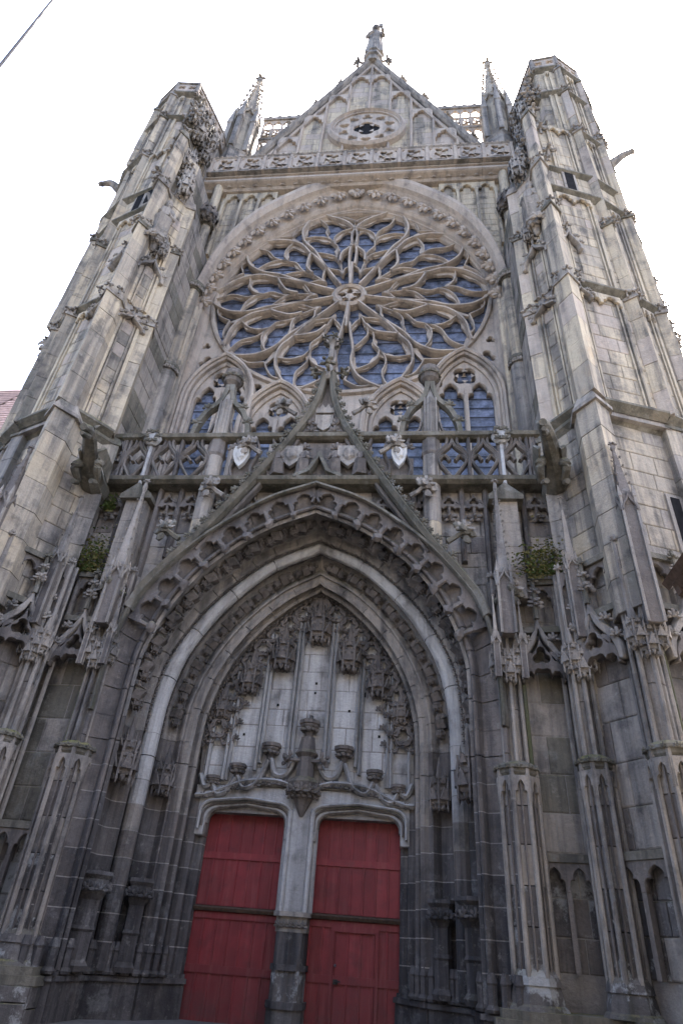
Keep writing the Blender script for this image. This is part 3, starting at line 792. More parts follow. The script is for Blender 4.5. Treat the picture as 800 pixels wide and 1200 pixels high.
NU = 48
KU = [[Vector((x, y, z)) for x, z in crv(p, NU)] for p, y in KC]
def kpos(k, f, u, dn=0.0):
    """point on the splay: between curve k and k+1 at fraction f, arch parameter u, lifted dn off the surface"""
    def at(c, u):
        i = min(NU - 1, int(u * NU)); return KU[c][i].lerp(KU[c][i + 1], u * NU - i)
    a, b = at(k, u), at(k + 1, u)
    P = a.lerp(b, f)
    e = .012
    t = (at(k, min(1, u + e)).lerp(at(k + 1, min(1, u + e)), f) - at(k, max(0, u - e)).lerp(at(k + 1, max(0, u - e)), f)).normalized()
    n = t.cross(b - a).normalized()
    if n.dot(Vector((-P.x * .5, -12, 6 - P.z))) < 0: n = -n
    return P + n * dn, t, n
PROF = [[(0, -.1), (0, .02), (.05, .04), (.12, .02), (.16, -.06), (.22, -.16), (.8, -.14), (.84, .06), (.9, .12), (.96, .1), (1, .02)],
        [(0, .02), (.04, .1), (.09, .04), (.12, -.1), (.16, -.06), (.2, -.16), (.3, -.22), (.72, -.24), (.8, -.16), (.84, .0), (.88, .06), (.92, .02), (.95, -.08), (1, -.02)],
        [(0, -.02), (.0, .08), (.1, .18), (.3, .26), (.5, .28), (.7, .24), (.9, .14), (.97, .02), (1, -.06)],
        [(0, -.06), (.06, -.02), (.1, -.14), (.25, -.2), (.68, -.2), (.74, -.08), (.8, .04), (.86, .06), (.92, -.02), (1, 0)],
        [(0, 0), (.04, .12), (.14, .19), (.24, .13), (.28, -.04), (.38, -.08), (.46, -.02), (.5, .1), (.6, .15), (.7, .09), (.74, -.06), (.9, -.04), (1, -.1)]]
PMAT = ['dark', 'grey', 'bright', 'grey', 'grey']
for s in (1, -1):
    for k in range(5):
        nv = (13, 11, 5, 9, 7)[k]; prof = PROF[k]; m = len(prof)
        back = MB(s); nb = 28
        for j in range(nb):
            for f in (0, .5, 1):
                P, t, n = kpos(k, f, j / (nb - 1), -.27 if f == .5 else -.12); back.v.append((s * max(P.x, 0), P.y, P.z))
        back.f = [(j * 3 + i, j * 3 + i + 1, j * 3 + i + 4, j * 3 + i + 3) for j in range(nb - 1) for i in range(2)]
        obj('arch_backing', back, 'sootmortar', PO)
        for v in range(nv):
            u0, u1 = v / nv + (.0016 if v else 0), (v + 1) / nv - .0016 * (v < nv - 1); b = MB(s); ns = 5; vs = []; fs = []
            for j in range(ns):
                u = u0 + (u1 - u0) * j / (ns - 1)
                for f, dn in prof:
                    P, t, n = kpos(k, f, u, dn)
                    x = max(P.x, 0.0)
                    if u > .999: x = 0
                    vs.append((x, P.y, P.z))
            for j in range(ns - 1):
                for i in range(m - 1): fs.append((j * m + i, j * m + i + 1, (j + 1) * m + i + 1, (j + 1) * m + i))
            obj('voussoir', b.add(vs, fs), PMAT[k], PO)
    drip = MB(s); vs = []; pr = [(0, -.25), (-.03, .02), (-.03, .12), (.04, .15), (.12, .08), (.13, -.1)]
    for j in range(41):
        for f, dn in pr:
            P, t, n = kpos(0, f, j / 40, dn); vs.append((max(0, P.x) if j < 40 else 0, P.y, P.z))
    drip.add(vs, [(j * 6 + i, j * 6 + (i + 1) % 6, (j + 1) * 6 + (i + 1) % 6, (j + 1) * 6 + i) for j in range(40) for i in range(6)])
    obj('drip_moulding', drip, 'mossy', PO)
    # figures and their canopies riding up the two hollows
    for k, cnt, sc, u0 in ((1, 10, .72, .05), (3, 9, .56, .05)):
        for i in range(cnt):
            u = u0 + (.985 - u0) * (i + .55) / cnt
            for what, uu, ss in (('f', u, sc), ('c', u - .47 * (.985 - u0) / cnt, sc * .62)):
                P, t, n = kpos(k, .46, uu, -.12 if what == 'f' else -.02)
                Z = Vector((s * t.x, t.y, t.z)); Y = -Vector((s * n.x, n.y, n.z)); Y = (Y - Z * Y.dot(Z)).normalized(); X = Y.cross(Z)
                if what == 'f': put('archivolt_figure', FIGS[(i + k) % 3], 'dark', PO, Vector((s * P.x, P.y, P.z)) - Z * .32 * ss, (ss * 1.15, ss * 1.1, ss * .95), ax=(X, Y, Z))
                else: put('figure_canopy', DAIS, 'dark', PO, Vector((s * P.x, P.y, P.z)) - Z * .1, (ss * .95, ss * .95, ss * .8), ax=(X, Y, Z))
    # thin bands of leaves along the orders
    for k, f, nl, sc in ((1, .90, 46, .2), (2, .985, 40, .2), (4, .84, 34, .19)):
        for i in range(nl):
            P, t, n = kpos(k, f, (i + .5) / nl, .02)
            Z = Vector((s * n.x, n.y, n.z)); X = Vector((s * t.x, t.y, t.z)); Y = Z.cross(X)
            put('band_leaf', LEAF, 'dark', PO, (s * P.x, P.y, P.z), sc, ax=(X, Y, Z))
    # cusped fringe on the front band
    for i in range(8):
        u = .28 + .72 * (i + .5) / 8
        P, t, n = kpos(0, .50, u, .04)
        Zo = Vector((0, -1, 0)).cross(Vector((t.x, 0, t.z)).normalized()) ; Zo = Vector((t.z, 0, -t.x)).normalized()
        X = Vector((s * t.x, 0, s * s * t.z)); Zv = Vector((s * Zo.x, 0, Zo.z)); X.normalize()
        put('cusped_fringe', HEAD1, 'dark', PO, Vector((s * P.x, P.y + .02, P.z)) - Zv * .3, (.90, 1.0, .66), ax=(X, Vector((0, 1, 0)), Zv))
        P, t, n = kpos(0, .74, .28 + .72 * i / 8, .12)
        pend = MB(s).tube([tuple(P + Zo * .5 + Vector((0, .1, 0))), tuple(P + Zo * .1 + Vector((0, -.06, 0))), tuple(P - Zo * .2)], .085, 6, .06).blob(tuple(P - Zo * .26 + Vector((0, -.05, 0))), (.14, .14, .17), i, .35)
        obj('pendant', pend, 'dark', PO)
# jambs: the same cross-section below the springing, in courses
J = [(KU[k][0].x, KC[k][1]) for k in range(6)] + [(2.64, .84)]
JP = PROF + [[(0, -.1), (.1, .02), (.25, .1), (.4, .02), (.5, .0), (.6, .08), (.75, .1), (.9, .02), (1, 0)]]
def jplan(k, prof):
    (ax, ay), (bx, by) = J[k], J[k + 1]; l = hypot(bx - ax, by - ay); nx, ny = (by - ay) / l, -(bx - ax) / l
    if nx > 0 and ny > 0 or (nx * -1 + ny * -1) < 0: nx, ny = -nx, -ny
    return [(ax + (bx - ax) * f + nx * dn, ay + (by - ay) * f + ny * dn) for f, dn in prof]
CZ = [.95, 1.5, 2.05, 2.62, 3.2, 3.8, 4.4, 5.0, 5.6, 6.2]
for s in (1, -1):
    for k in range(6):
        pl = jplan(k, JP[k]); m = len(pl)
        bk = jplan(k, [(0, -.34), (1, -.34)])
        obj('jamb_core', MB(s).add([(x, y, z) for z in (.3, 6.25) for x, y in bk], [(0, 1, 3, 2)]), 'brown', PO)
        pm = jplan(k, [(f, dn - .005) for f, dn in JP[k]])
        for z0, z1 in zip(CZ, CZ[1:]):
            if k == 5 and z0 >= 5: continue
            if z0 > 1.2 and z0 < 5.2: obj('mortar_joint', MB(s).add([(x, y, z) for z in (z0 - .013, z0 + .013) for x, y in pm], [(i, i + 1, m + i + 1, m + i) for i in range(m - 1)]), 'sootmortar', PO)
            vs = [(x, y, z) for z in (z0 + .012, z1 - .012) for x, y in pl]
            obj('jamb_stone', MB(s).add(vs, [(i, i + 1, m + i + 1, m + i) for i in range(m - 1)]),
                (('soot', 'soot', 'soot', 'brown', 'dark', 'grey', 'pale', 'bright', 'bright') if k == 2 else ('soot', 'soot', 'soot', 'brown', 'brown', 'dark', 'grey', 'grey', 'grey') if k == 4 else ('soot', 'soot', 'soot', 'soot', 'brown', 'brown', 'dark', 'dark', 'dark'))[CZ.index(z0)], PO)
    # statue niches: canopy above, pedestal below
    for k, sc, zc, f in ((1, 1.12, 4.75, .5), (3, .86, 4.72, .46)):
        (ax, ay), (bx, by) = J[k], J[k + 1]; x = ax + (bx - ax) * f - .06; y = ay + (by - ay) * f - .12
        ang = atan2(-.8, -.6 * s) + pi / 2
        put('niche_canopy', CANOPY, 'dark', PO, (s * x, y, zc), (sc * .8, sc * .8, sc * 1.15), rz=ang)
        ped = obj('pedestal', MB(s).lathe((x, y, .95), [(.3, 0), (.34, .1), (.26, .2), (.26, .7), (.3, .75), (.26, .82), (.26, 1.3), (.36, 1.42), (.36, 1.7), (.44, 1.78), (.42, 1.86)], 6, 0, sc * .9, sc * .9), 'soot', PO)
        for i in range(4):
            a = -pi / 2 + (i - 2.2) * .75
            put('pedestal_leaf', LEAF, 'soot', ped, (s * (x + .33 * sc * cos(a)), y + .33 * sc * sin(a), 2.42), .34, rz=atan2(sin(a), s * cos(a)) + pi / 2)
    # stepped moulded base
    for dz0, dz1, off in ((.86, .96, .08), (.78, .875, .17), (-.02, .79, .12)):
        for k in range(6):
            a, b_ = jplan(k, [(0, off), (1, off)]); c, d = jplan(k, [(1, -.4), (0, -.4)])
            obj('base_moulding', MB(s).prism([a, b_, c, d], dz0, dz1 - .01 + .004 * k, .97), 'soot', PO)
    for k in range(5):
        for f in (.15, .5, .85):
            x, y = jplan(k, [(f, .1)])[0]
            obj('base_foot', MB(s).lathe((x, y, .9), [(.13, 0), (.15, .05), (.1, .12), (.1, .42), (.12, .46), (.07, .62)], 6), 'soot', PO)
    # tall stone behind the shaft bases, left brown stain side
# tympanum
ty = KU[5]
TY = obj('tympanum', MB().prism_xz([(-2.98, 4.6), (2.98, 4.6)] + [(p.x + .1, p.z + .1) for p in ty[:-1]] + [(0, 11.35)] + [(-p.x - .1, p.z + .1) for p in ty[-2::-1]], .52, .9), 'mortar', PO)
def tspan(lo, hi_):
    z = (lo + hi_) / 2; x = 3.0
    for p, p2 in zip(ty, ty[1:]):
        if p.z <= z <= p2.z: x = p.x
    return [(4 - x, 4 + x)]
_o = obj
ashlar(TY, (-4, .52), (4, .52), 4.7, 10.9, 'bright', 77, .55, .8, tspan, .012, .012, 'tympanum_stone')
for x, z0, z1 in ((.46, 6.1, 10.6), (.60, 6.0, 10.5), (1.48, 5.7, 9.9), (1.36, 5.9, 9.8), (2.25, 5.4, 8.9), (2.36, 5.4, 8.8), (.0, 7.2, 7.3), (2.86, 5.2, 7.2)):
    for s in (1, -1): obj('tympanum_rib', MB(s).sweep([(x, z0), (x, z1)], [(-.05, .52), (-.05, .38), (0, .3), (.05, .38), (.05, .52)]), 'pale', TY)
for x, zc, sc, zt in ((0, 9.5, 1.0, 11), (1.03, 8.6, .95, 10), (1.93, 7.85, .85, 9), (2.62, 7.1, .62, 8)):
    for s in ((1, -1) if x else (1,)):
        put('hanging_canopy', CANOPY, 'dark', TY, (s * x, .28, zc), (sc * .98, sc * .9, sc * 1.3))
for x, zc, sc in ((0, 6.6, .78), (1.04, 5.95, .72), (1.92, 5.42, .62), (2.57, 5.12, .55)):
    for s in ((1, -1) if x else (1,)):
        put('corbel', CORBEL, 'dark', TY, (s * x, .3, zc), (sc * .95, sc * .95, sc * .72))
RING = plate([foil(0, 0, .5, 6, 0, .12, 6), foil(0, 0, .36, 3, pi / 2, .1, 6)], .16, .02, 'ring_tracery')
for s in (1, -1):
    for i in range(10):
        u = .10 + .86 * i / 9
        P, t, n = kpos(4, 1, u, 0); Zo = Vector((t.z, 0, -t.x)).normalized()
        put('fringe_ring', RING, 'dark', TY, (s * (P.x - Zo.x * .3), .3, P.z - Zo.z * .3), .62)
        put('fringe_leaf', LEAF, 'dark', TY, (s * (P.x - Zo.x * .62), .26, P.z - Zo.z * .62), .36)
        P, t, n = kpos(4, 1, u - .045, 0); Zo = Vector((t.z, 0, -t.x)).normalized()
        put('fringe_ring', RING, 'dark', TY, (s * (P.x - Zo.x * .62), .36, P.z - Zo.z * .62), .42)
        put('fringe_ring', RING, 'dark', TY, (s * (P.x - Zo.x * .12), .34, P.z - Zo.z * .12), .36)
        put('fringe_leaf', LEAF, 'dark', TY, (s * (P.x - Zo.x * .85), .4, P.z - Zo.z * .85), .3)
    # scrolled ribs linking the corbels above the doors
    for pts in ([(2.98, 4.95), (2.6, 5.0), (1.7, 5.35), (.8, 5.42), (.3, 5.3)], [(2.55, 5.25), (2.4, 5.0), (2.15, 5.1), (1.95, 5.45)], [(1.9, 5.5), (1.7, 5.2), (1.35, 5.35), (1.08, 5.95)], [(1.0, 6.0), (.85, 5.6), (.55, 5.6), (.3, 6.05)], [(2.95, 5.5), (2.8, 5.2), (2.62, 5.25)]):
        obj('scroll_rib', MB(s).sweep([(p[0], p[1]) for p in crv(pts, 12)], [(-.07, .5), (-.06, .24), (0, .16), (.06, .24), (.07, .5)]), 'pale', TY)
    for i in range(9):
        x = 2.75 - i * .28; z = 5.02 + .42 * sin(min(1, i / 8) * 1.6) - .12
        put('lintel_leaf', LEAF, 'dark', TY, (s * x, .26, z), .3)
for x, z, r in ((1.5, 8.0, .07), (-1.05, 7.6, .035), (.05, 8.3, .035), (.04, 8.0, .03), (1.1, 7.5, .035), (-1.95, 6.7, .03), (2.0, 6.8, .035), (-2.5, 6.4, .03)): obj('putlog_hole', MB().box(x - r, x + r, .49, .515, z - r, z + r), 'void', TY)
# lintel with two basket-handle door heads
def doorhead(x0, x1, z0, z1, r=.42):
    return [(x0, z0)] + arc(x0 + r, z1 - r * .75, r, pi, pi / 2, 6)[0:0] + [(x0 + r - r * cos(a), z1 - .08 - r * .7 + r * .7 * sin(a)) for a in [pi / 2 * i / 6 for i in range(7)]] + \
           [((x0 + x1) / 2, z1)] + [(x1 - r + r * sin(a), z1 - .08 - r * .7 + r * .7 * cos(a)) for a in [pi / 2 * i / 6 for i in range(7)]] + [(x1, z0)]
LINT = plate([[(-3.02, 4.0), (-2.63, 4.0)] + doorhead(-2.63, -.43, 4.0, 4.78)[1:-1] + [(-.43, 4.0), (.43, 4.0)] + doorhead(.43, 2.63, 4.0, 4.78)[1:-1] + [(2.63, 4.0), (3.02, 4.0), (3.02, 5.25), (-3.02, 5.25)]], .5, .02, 'lintel')
put('lintel', LINT, 'pale', PO, (0, .62, 0))
for s in (1, -1):
    for dd, y, mt, t in ((.0, .40, 'grey', .04), (.08, .30, 'dark', .035), (.16, .22, 'pale', .04)):
        b = MB(s); p = doorhead(.43 - dd, 2.63 + dd, 4.3 - dd, 4.78 + dd)
        obj('door_head_moulding', b.sweep(p, [(-t, y + .25), (-t * .9, y + .04), (0, y), (t * .9, y + .04), (t, y + .25)]), mt, PO)
# trumeau
TR = obj('trumeau', MB().prism([(-.36, .9), (-.36, .42), (-.22, .28), (.22, .28), (.36, .42), (.36, .9)], 2.4, 4.75), 'pale', PO)
for s in (1, -1):
    for x, y in ((.3, .3), (.4, .52)): obj('trumeau_shaft', MB(s).lathe((x, y, 2.4), [(.07, 0), (.07, 2.3)], 8), 'pale', TR)
obj('trumeau_capital', MB().prism([(-.42, .9), (-.46, .3), (-.3, .12), (.3, .12), (.46, .3), (.42, .9)], 2.3, 2.4), 'grey', TR)
obj('trumeau_frieze', MB().prism([(-.38, .9), (-.38, .3), (-.26, .2), (.26, .2), (.38, .3), (.38, .9)], 1.98, 2.31), 'grey', TR)
for i in range(5): put('frieze_leaf', LEAF, 'dark', TR, (-.3 + .15 * i, .2, 2.08), .26)
for z0, z1, k, mt in ((1.3, 1.98, 1.0, 'soot'), (1.22, 1.34, 1.18, 'soot'), (.62, 1.24, 1.05, 'base'), (.5, .64, 1.25, 'soot'), (0, .52, 1.15, 'base')):
    obj('trumeau_base', MB().prism([(-.36 * k, .9), (-.36 * k, .35), (-.2 * k, .22 - (k - 1) * .5), (.2 * k, .22 - (k - 1) * .5), (.36 * k, .35), (.36 * k, .9)], z0, z1), mt, TR)
    for i in range(3):
        if k < 1.1: obj('base_shaft', MB().lathe((-.24 + .24 * i, .24, z0), [(.08 * k, 0), (.08 * k, z1 - z0)], 6), mt, TR)
CB = obj('bracket', MB().lathe((0, .24, 4.75), [(.05, -.2), (.16, 0), (.3, .3), (.42, .5), (.46, .62), (.4, .7), (.26, .78), (.24, 1.3), (.34, 1.4), (.26, 1.5), (.2, 1.85)], 8), 'dark', PO)
for i in range(7):
    a = pi + pi * i / 6
    put('bracket_leaf', LEAF, 'dark', CB, (.38 * cos(a), .24 + .38 * sin(a), 5.1), .42, rz=a + pi / 2)
    put('bracket_pendant', CROCKET, 'dark', CB, (.34 * cos(a), .24 + .34 * sin(a), 5.25), .3, ax=(Vector((1, 0, 0)), Vector((0, -1, 0)), Vector((0, 0, -1))))
for s in (1, -1): put('bracket_crocket', CROCKET, 'dark', CB, (s * .2, .1, 5.95), .5, ax=(Vector((0, 0, -s)), Vector((0, 1, 0)), Vector((s, 0, 0))))

# ---------------------------------------------------------------- doors
def door(s):
    D = thing('door', ('right red plank door leaf with a small wicket door and iron lock' if s > 0 else 'left red plank door leaf with plain boards and no lock'), 'door', (s * 1.53, .84, 0), 'red portal doors')
    x0, x1 = .40, 2.66
    nb = 14; w = (x1 - x0) / nb
    obj('door_backing', MB(s).box(x0, x1, .93, 1.0, .02, 4.95), 'red', D)
    for zi, (z0, z1) in enumerate(((.05, 1.04), (1.18, 2.28), (2.45, 3.52), (3.66, 4.9))):
        for i in range(nb // 2):
            xa = x0 + 2 * w * i
            obj('board', MB(s).box(xa + .012, xa + 2 * w - .012, .885, .93, z0, z1), 'red', D)
            obj('batten', MB(s).prism([(xa - .03, .89), (xa - .02, .862), (xa + .02, .862), (xa + .03, .89)], z0, z1), 'red', D)
    for z0, z1 in ((1.03, 1.19), (3.51, 3.67), (2.16, 2.30)):
        obj('rail', MB(s).box(x0, x1, .845, .93, z0, z1), 'red', D)
    obj('weather_bar', MB(s).sweep([(x0, 2.37), (x1, 2.37)], [(-.05, .78), (.02, .74), (.06, .80), (.07, .9), (-.05, .9)]), 'wood', D)
    if s > 0:
        W_ = obj('wicket_frame', MB().box(.95, 1.03, .82, .9, .05, 2.2).box(2.05, 2.13, .82, .9, .05, 2.2).box(.95, 2.13, .818, .9, 2.08, 2.2), 'red', D)
        obj('handle', MB().box(1.06, 1.17, .80, .84, 1.02, 1.12).tube([(1.1, .84, 1.08), (1.1, .75, 1.08), (1.24, .75, 1.08)], .016, 6), 'iron', W_)
        obj('keyhole_plate', MB().lathe((1.09, .81, 1.36), [(.02, 0), (.03, .03), (.02, .06)], 8), 'zinc', W_)
for s in (1, -1): door(s)

# ---------------------------------------------------------------- turrets and buttress piers
def off(poly, d):
    """grow a plan polygon about its centroid by d metres"""
    cx = sum(p[0] for p in poly) / len(poly); cy = sum(p[1] for p in poly) / len(poly)
    return [(cx + (x - cx) * (1 + d / hypot(x - cx, y - cy)), cy + (y - cy) * (1 + d / hypot(x - cx, y - cy))) for x, y in poly]
def shaft_plan(x, y, ang, w, d):
    """prow shaped pier plan, point towards ang"""
    c, s_ = cos(ang), sin(ang)
    return [(x + c * u - s_ * v, y + s_ * u + c * v) for u, v in ((-d, -w), (0, -w), (d * .9, 0), (0, w), (-d, w))]
def flat_plan(x, y, ang, w, d):
    c, s_ = cos(ang), sin(ang)
    return [(x + c * u - s_ * v, y + s_ * u + c * v) for u, v in ((-d, -w), (d * .6, -w), (d * .6, w), (-d, w))]
def pier(parent, s, plan, z0, z1, mat, h=.85, seed=0, name='pier_stone', mats=None):
    g = random.Random(seed)
    obj('pier_core', MB(s).prism(off(plan, -.02), z0, z1 - .01), 'mortar', parent)
    n = max(1, round((z1 - z0) / h)); zz = [z0 + (z1 - z0) * i / n for i in range(n + 1)]
    for i in range(1, n): zz[i] += g.uniform(-.1, .1)
    for a, b in zip(zz, zz[1:]):
        pl = off(plan, g.uniform(-.012, .012) + .01)
        obj(name, MB(s).prism(pl, a + .009, b - .009), g.choice(mats) if mats else mat, parent)
def weather(parent, s, plan, z, h=.5, mat='mossy', over=.09, name='weathering'):
    return obj(name, MB(s).prism(off(plan, over), z - .12, z).prism(off(plan, over - .03), z + .001, z + h, .55), mat, parent)
def gablet(parent, s, x, y, ang, z, w, h, mat='grey', crk=True):
    """little steep gable with crockets standing against a face that looks towards ang"""
    c, s_ = cos(ang), sin(ang)
    X = Vector((-s_, c, 0)); Nn = Vector((c, s_, 0))
    Xm = Vector((s * X.x, X.y, 0)); Nm = Vector((s * Nn.x, Nn.y, 0))
    if s > 0: Xm = Xm
    ax = (Xm, -Nm, Vector((0, 0, 1)))
    o = put('gablet', TREFOIL_OGEE, mat, parent, (s * x, y, z), (w, 1.2, h), ax=ax)
    if crk:
        for sg in (-1, 1):
            for t in (.15, .5):
                P = Vector((s * x, y, z)) + Xm * (sg * w * (.58 - t * .5)) + Nm * .1 + Vector((0, 0, h * (.25 + t * 1.0)))
                put('gablet_crocket', LEAF, mat, o, P, .36 * w ** .5)
        put('gablet_finial', CROCKET, mat, o, Vector((s * x, y, z + h * 1.3)) + Nm * .08, .42 * w ** .5)
    return o
def face_of(poly, i): return poly[i], poly[(i + 1) % len(poly)]
def fpt(a, b, t, o=0):
    W = hypot(b[0] - a[0], b[1] - a[1]); tx, ty_ = (b[0] - a[0]) / W, (b[1] - a[1]) / W
    return (a[0] + tx * W * t + ty_ * o, a[1] + ty_ * W * t - tx * o), atan2(-tx, ty_)
def panel_frame(parent, s, a, b, z0, z1, w=.09, mat='warm', ins=.12):
    """raised moulded frame round a wall panel on face a->b"""
    W = hypot(b[0] - a[0], b[1] - a[1])
    for i_, w_ in ((ins, w), (ins + .15, w * .5)):
        for t in (i_ / W, 1 - i_ / W):
            (x, y), ang = fpt(a, b, t, .02)
            obj('frame_shaft', MB(s).prism(flat_plan(x, y, ang, w_, .16 if i_ == ins else .1), z0, z1), mat, parent)
S1_ = [(7.1, .6), (7.08, -3.1), (8.05, -4.35), (10.35, -3.6), (11.55, -2.85), (12.45, -1.6), (12.9, .9)]
S2_ = [(7.7, .6), (7.7, -3.0), (8.5, -4.1), (10.35, -3.55), (11.55, -2.8), (12.45, -1.55), (12.9, .9)]
S3_ = [(8.65, .6), (8.65, -1.0), (9.3, -3.45), (10.4, -3.55), (11.55, -2.8), (12.45, -1.55), (12.9, .9)]
LP0 = [(6.98, .6), (6.98, -2.75), (7.95, -4.15), (10.5, -3.2), (11.75, -2.45), (12.75, -1.2), (13.2, 1)]
UPW = ['warm', 'warm', 'warm', 'tan', 'mid']
def turret(s):
    side = 'right' if s > 0 else 'left'
    KX = lambda x, z: x if s > 0 or x < 8.2 else 8.2 + (x - 8.2) * (.8 if z < 21 else .89 if z < 29 else .96 if z < 34 else 1)
    S0, S1, S2, S3 = [[(KX(x, z), y) for x, y in P] for P, z in ((S1_, 16), (S1_, 25), (S2_, 31), (S3_, 38))]
    T = thing('stair_turret', ('right stair turret, paler and cleaner, one dark slit high up, ' if s > 0 else 'left stair turret, greyer and mossier, two dark slits high up, ') + 'rising beside the rose window', 'turret', (s * 10.5, -1, 15), 'stair turrets flanking the transept')
    for poly, z0, z1 in ((S0, 14.9, 21), (S1, 20.9, 29), (S2, 28.9, 33.4), (S3, 33.3, 40.8)):
        obj('turret_core', MB(s).prism(off(poly, -.02), z0, z1), 'mortar', T)
    k = 0
    for poly, zs, cs, ln in ((S0, ((15.4, 20.9),), .62, 1.0), (S1, ((21.2, 28.9),), .62, 1.0), (S2, ((29.1, 33.3),), .8, 1.4), (S3, ((33.6, 40.5),), .95, 1.5)):
        for i in (0, 1, 2, 3, 4):
            a, b = face_of(poly, i)
            A, B = fl([a, b], s)
            for z0, z1 in zs:
                k += 1
                ashlar(T, A, B, z0, z1, 'warm', k + 50 * (s > 0), cs * (1.3 if i == 0 else 1), ln * (1.3 if i == 0 else 1), mats=['mossy', 'grey', 'grey'] if i == 0 else UPW)
    # angle shafts, stepping back at each set-off
    aC = atan2(-1, -.08)
    lv = {'prow': (8.05, -4.5, aC, [(15.2, 20.8, .36, .5), (20.8, 25.3, .33, .46), (25.3, 28.7, .29, .42), (28.7, 33.2, .24, .32)]),
          'A': (7.2, -3.15, atan2(-1, -.45), [(15.2, 20.8, .26, .36), (20.8, 25.5, .24, .33), (25.5, 29.0, .2, .28)]),
          'F': (10.42, -3.6, atan2(-1, .35), [(15.2, 20.9, .24, .34), (20.9, 25.5, .22, .32), (25.5, 33.3, .2, .3), (33.3, 37.6, .18, .26), (37.6, 40.4, .15, .22)]),
          'G': (11.6, -2.9, atan2(-1, .8), [(15.2, 21, .2, .3), (21, 27.2, .19, .28), (27.2, 34, .17, .25), (34, 40.4, .14, .2)]),
          'H': (12.45, -1.65, atan2(-.7, 1), [(15.2, 21, .2, .3), (21, 29.2, .19, .28), (29.2, 36, .16, .22), (36, 40.4, .12, .18)])}
    for nme, (x, y, ang, segs) in lv.items():
        for j, (z0, z1, w, d) in enumerate(segs):
            prow = nme in ('prow', 'F', 'G')
            x = KX(lv[nme][0], z0 + .5)
            pl = (shaft_plan if prow else flat_plan)(x, y, ang, w, d)
            pier(T, s, pl, z0, z1 - .1, 'warm', 1.15 if j < 2 else 1.6, j + int(x * 7), mats=['mid', 'warm', 'warm', 'mid'] if s < 0 else ['warm', 'warm', 'tan', 'mid'])
            weather(T, s, pl, z1 - .1, .55, 'mossy' if j % 2 else 'grey')
            ex, ey = x + cos(ang) * d, y + sin(ang) * d
            if j < len(segs) - 1 and not (nme == 'prow' and j == 0 and False):
                for da in (-.9, 0, .9):
                    put('setoff_crocket', CROCKET, 'grey', T, (s * (x + cos(ang + da) * d * .9), y + sin(ang + da) * d * .9, z1 - .12), .36, rz=(atan2(sin(ang + da), s * cos(ang + da)) + pi / 2))
    # string courses
    for poly, zs in ((S0, (15.25, 21.0)), (S1, (27.2,)), (S2, (29.0,)), (S3, (33.3, 37.6, 40.5))):
        for z in zs:
            for i in (1, 2, 3, 4):
                if i == 1 and z in (21.0, 27.2): continue
                a, b = face_of(off(poly, .02), i); W = hypot(b[0] - a[0], b[1] - a[1])
                (x0, y0), an = fpt(a, b, 0, 0); (x1, y1), _ = fpt(a, b, 1, 0); (x2, y2), _ = fpt(a, b, 1, .24); (x3, y3), _ = fpt(a, b, 0, .24)
                b_ = MB(s)
                b_.add([(x0, y0, z - .2), (x1, y1, z - .2), (x2, y2, z - .02), (x3, y3, z - .02), (x2, y2, z + .06), (x3, y3, z + .06), (x1, y1, z + .3), (x0, y0, z + .3)],
                       [(0, 1, 2, 3), (3, 2, 4, 5), (5, 4, 6, 7), (0, 3, 5, 7), (1, 6, 4, 2)])
                obj('string_course', b_, 'mossy', T)
    # panel frames and blind heads under the strings
    for i, z0, z1, poly in ((1, 15.4, 20.3, S0), (2, 15.5, 20.6, S0), (3, 15.5, 20.6, S0), (1, 21.2, 26, S1), (2, 21.3, 26.9, S1), (3, 21.3, 26.9, S1), (2, 29.2, 33, S2), (3, 29.2, 33, S2), (2, 33.6, 40.1, S3), (3, 33.6, 40.1, S3), (4, 15.5, 20.6, S0), (4, 21.3, 33, S1), (1, 33.6, 41, S3)):
        a, b = face_of(poly, i); W = hypot(b[0] - a[0], b[1] - a[1])
        panel_frame(T, s, a, b, z0, z1, .06, 'warm', .42)
        if z1 > 20.5 and i < 4:
            (x, y), ang = fpt(a, b, .5, .1)
            ax = (Vector((s * -sin(ang), cos(ang), 0)), -Vector((s * cos(ang), sin(ang), 0)), Vector((0, 0, 1)))
            put('blind_arch_head', HEAD2, 'warm', T, (s * x, y, z1 - .45), (W - .9, 1, .9), ax=ax)
    # crocketed gablets beside the prow
    a, b = face_of(S1, 1)
    for t, z in ((.52, 23.0), (.5, 20.0)): (x, y), ang = fpt(a, b, t, .14); gablet(T, s, x, y, ang, z, 1.05, .9 if z > 22 else .45)
    a, b = face_of(S1, 2)
    for t, z, w in ((.2, 23.0, .8), (.18, 20.1, .7)): (x, y), ang = fpt(a, b, t, .14); gablet(T, s, x, y, ang, z, w, .9 if z > 22 else .45)
    a, b = face_of(S1, 4)
    for z in (22.6, 20.0): (x, y), ang = fpt(a, b, .5, .12); gablet(T, s, x, y, ang, z, 1.1, .7)
    # carved canopies and brackets clustered on the inner faces high up
    a, b = face_of(S2, 1); a1, b1 = face_of(S1, 1); a3, b3 = face_of(S3, 1)
    g = random.Random(7)
    for (fa, fb), t, z, sc in (((a1, b1), .5, 28.9, 1.25), ((a1, b1), .45, 24.4, .75), ((a, b), .35, 30.6, 1.15), ((a, b), .75, 31.6, 1.2), ((a3, b3), .25, 33.4, 1.2), ((a3, b3), .55, 34.0, 1.4), ((a3, b3), .85, 33.8, 1.2),
                               ((a3, b3), .3, 36.6, 1.3), ((a3, b3), .62, 37.2, 1.5), ((a3, b3), .88, 37.6, 1.1), ((a3, b3), .2, 38.4, 1.2), ((a3, b3), .5, 38.8, 1.3), ((a3, b3), .8, 38.9, 1.0)):
        (x, y), ang = fpt(fa, fb, t, .3)
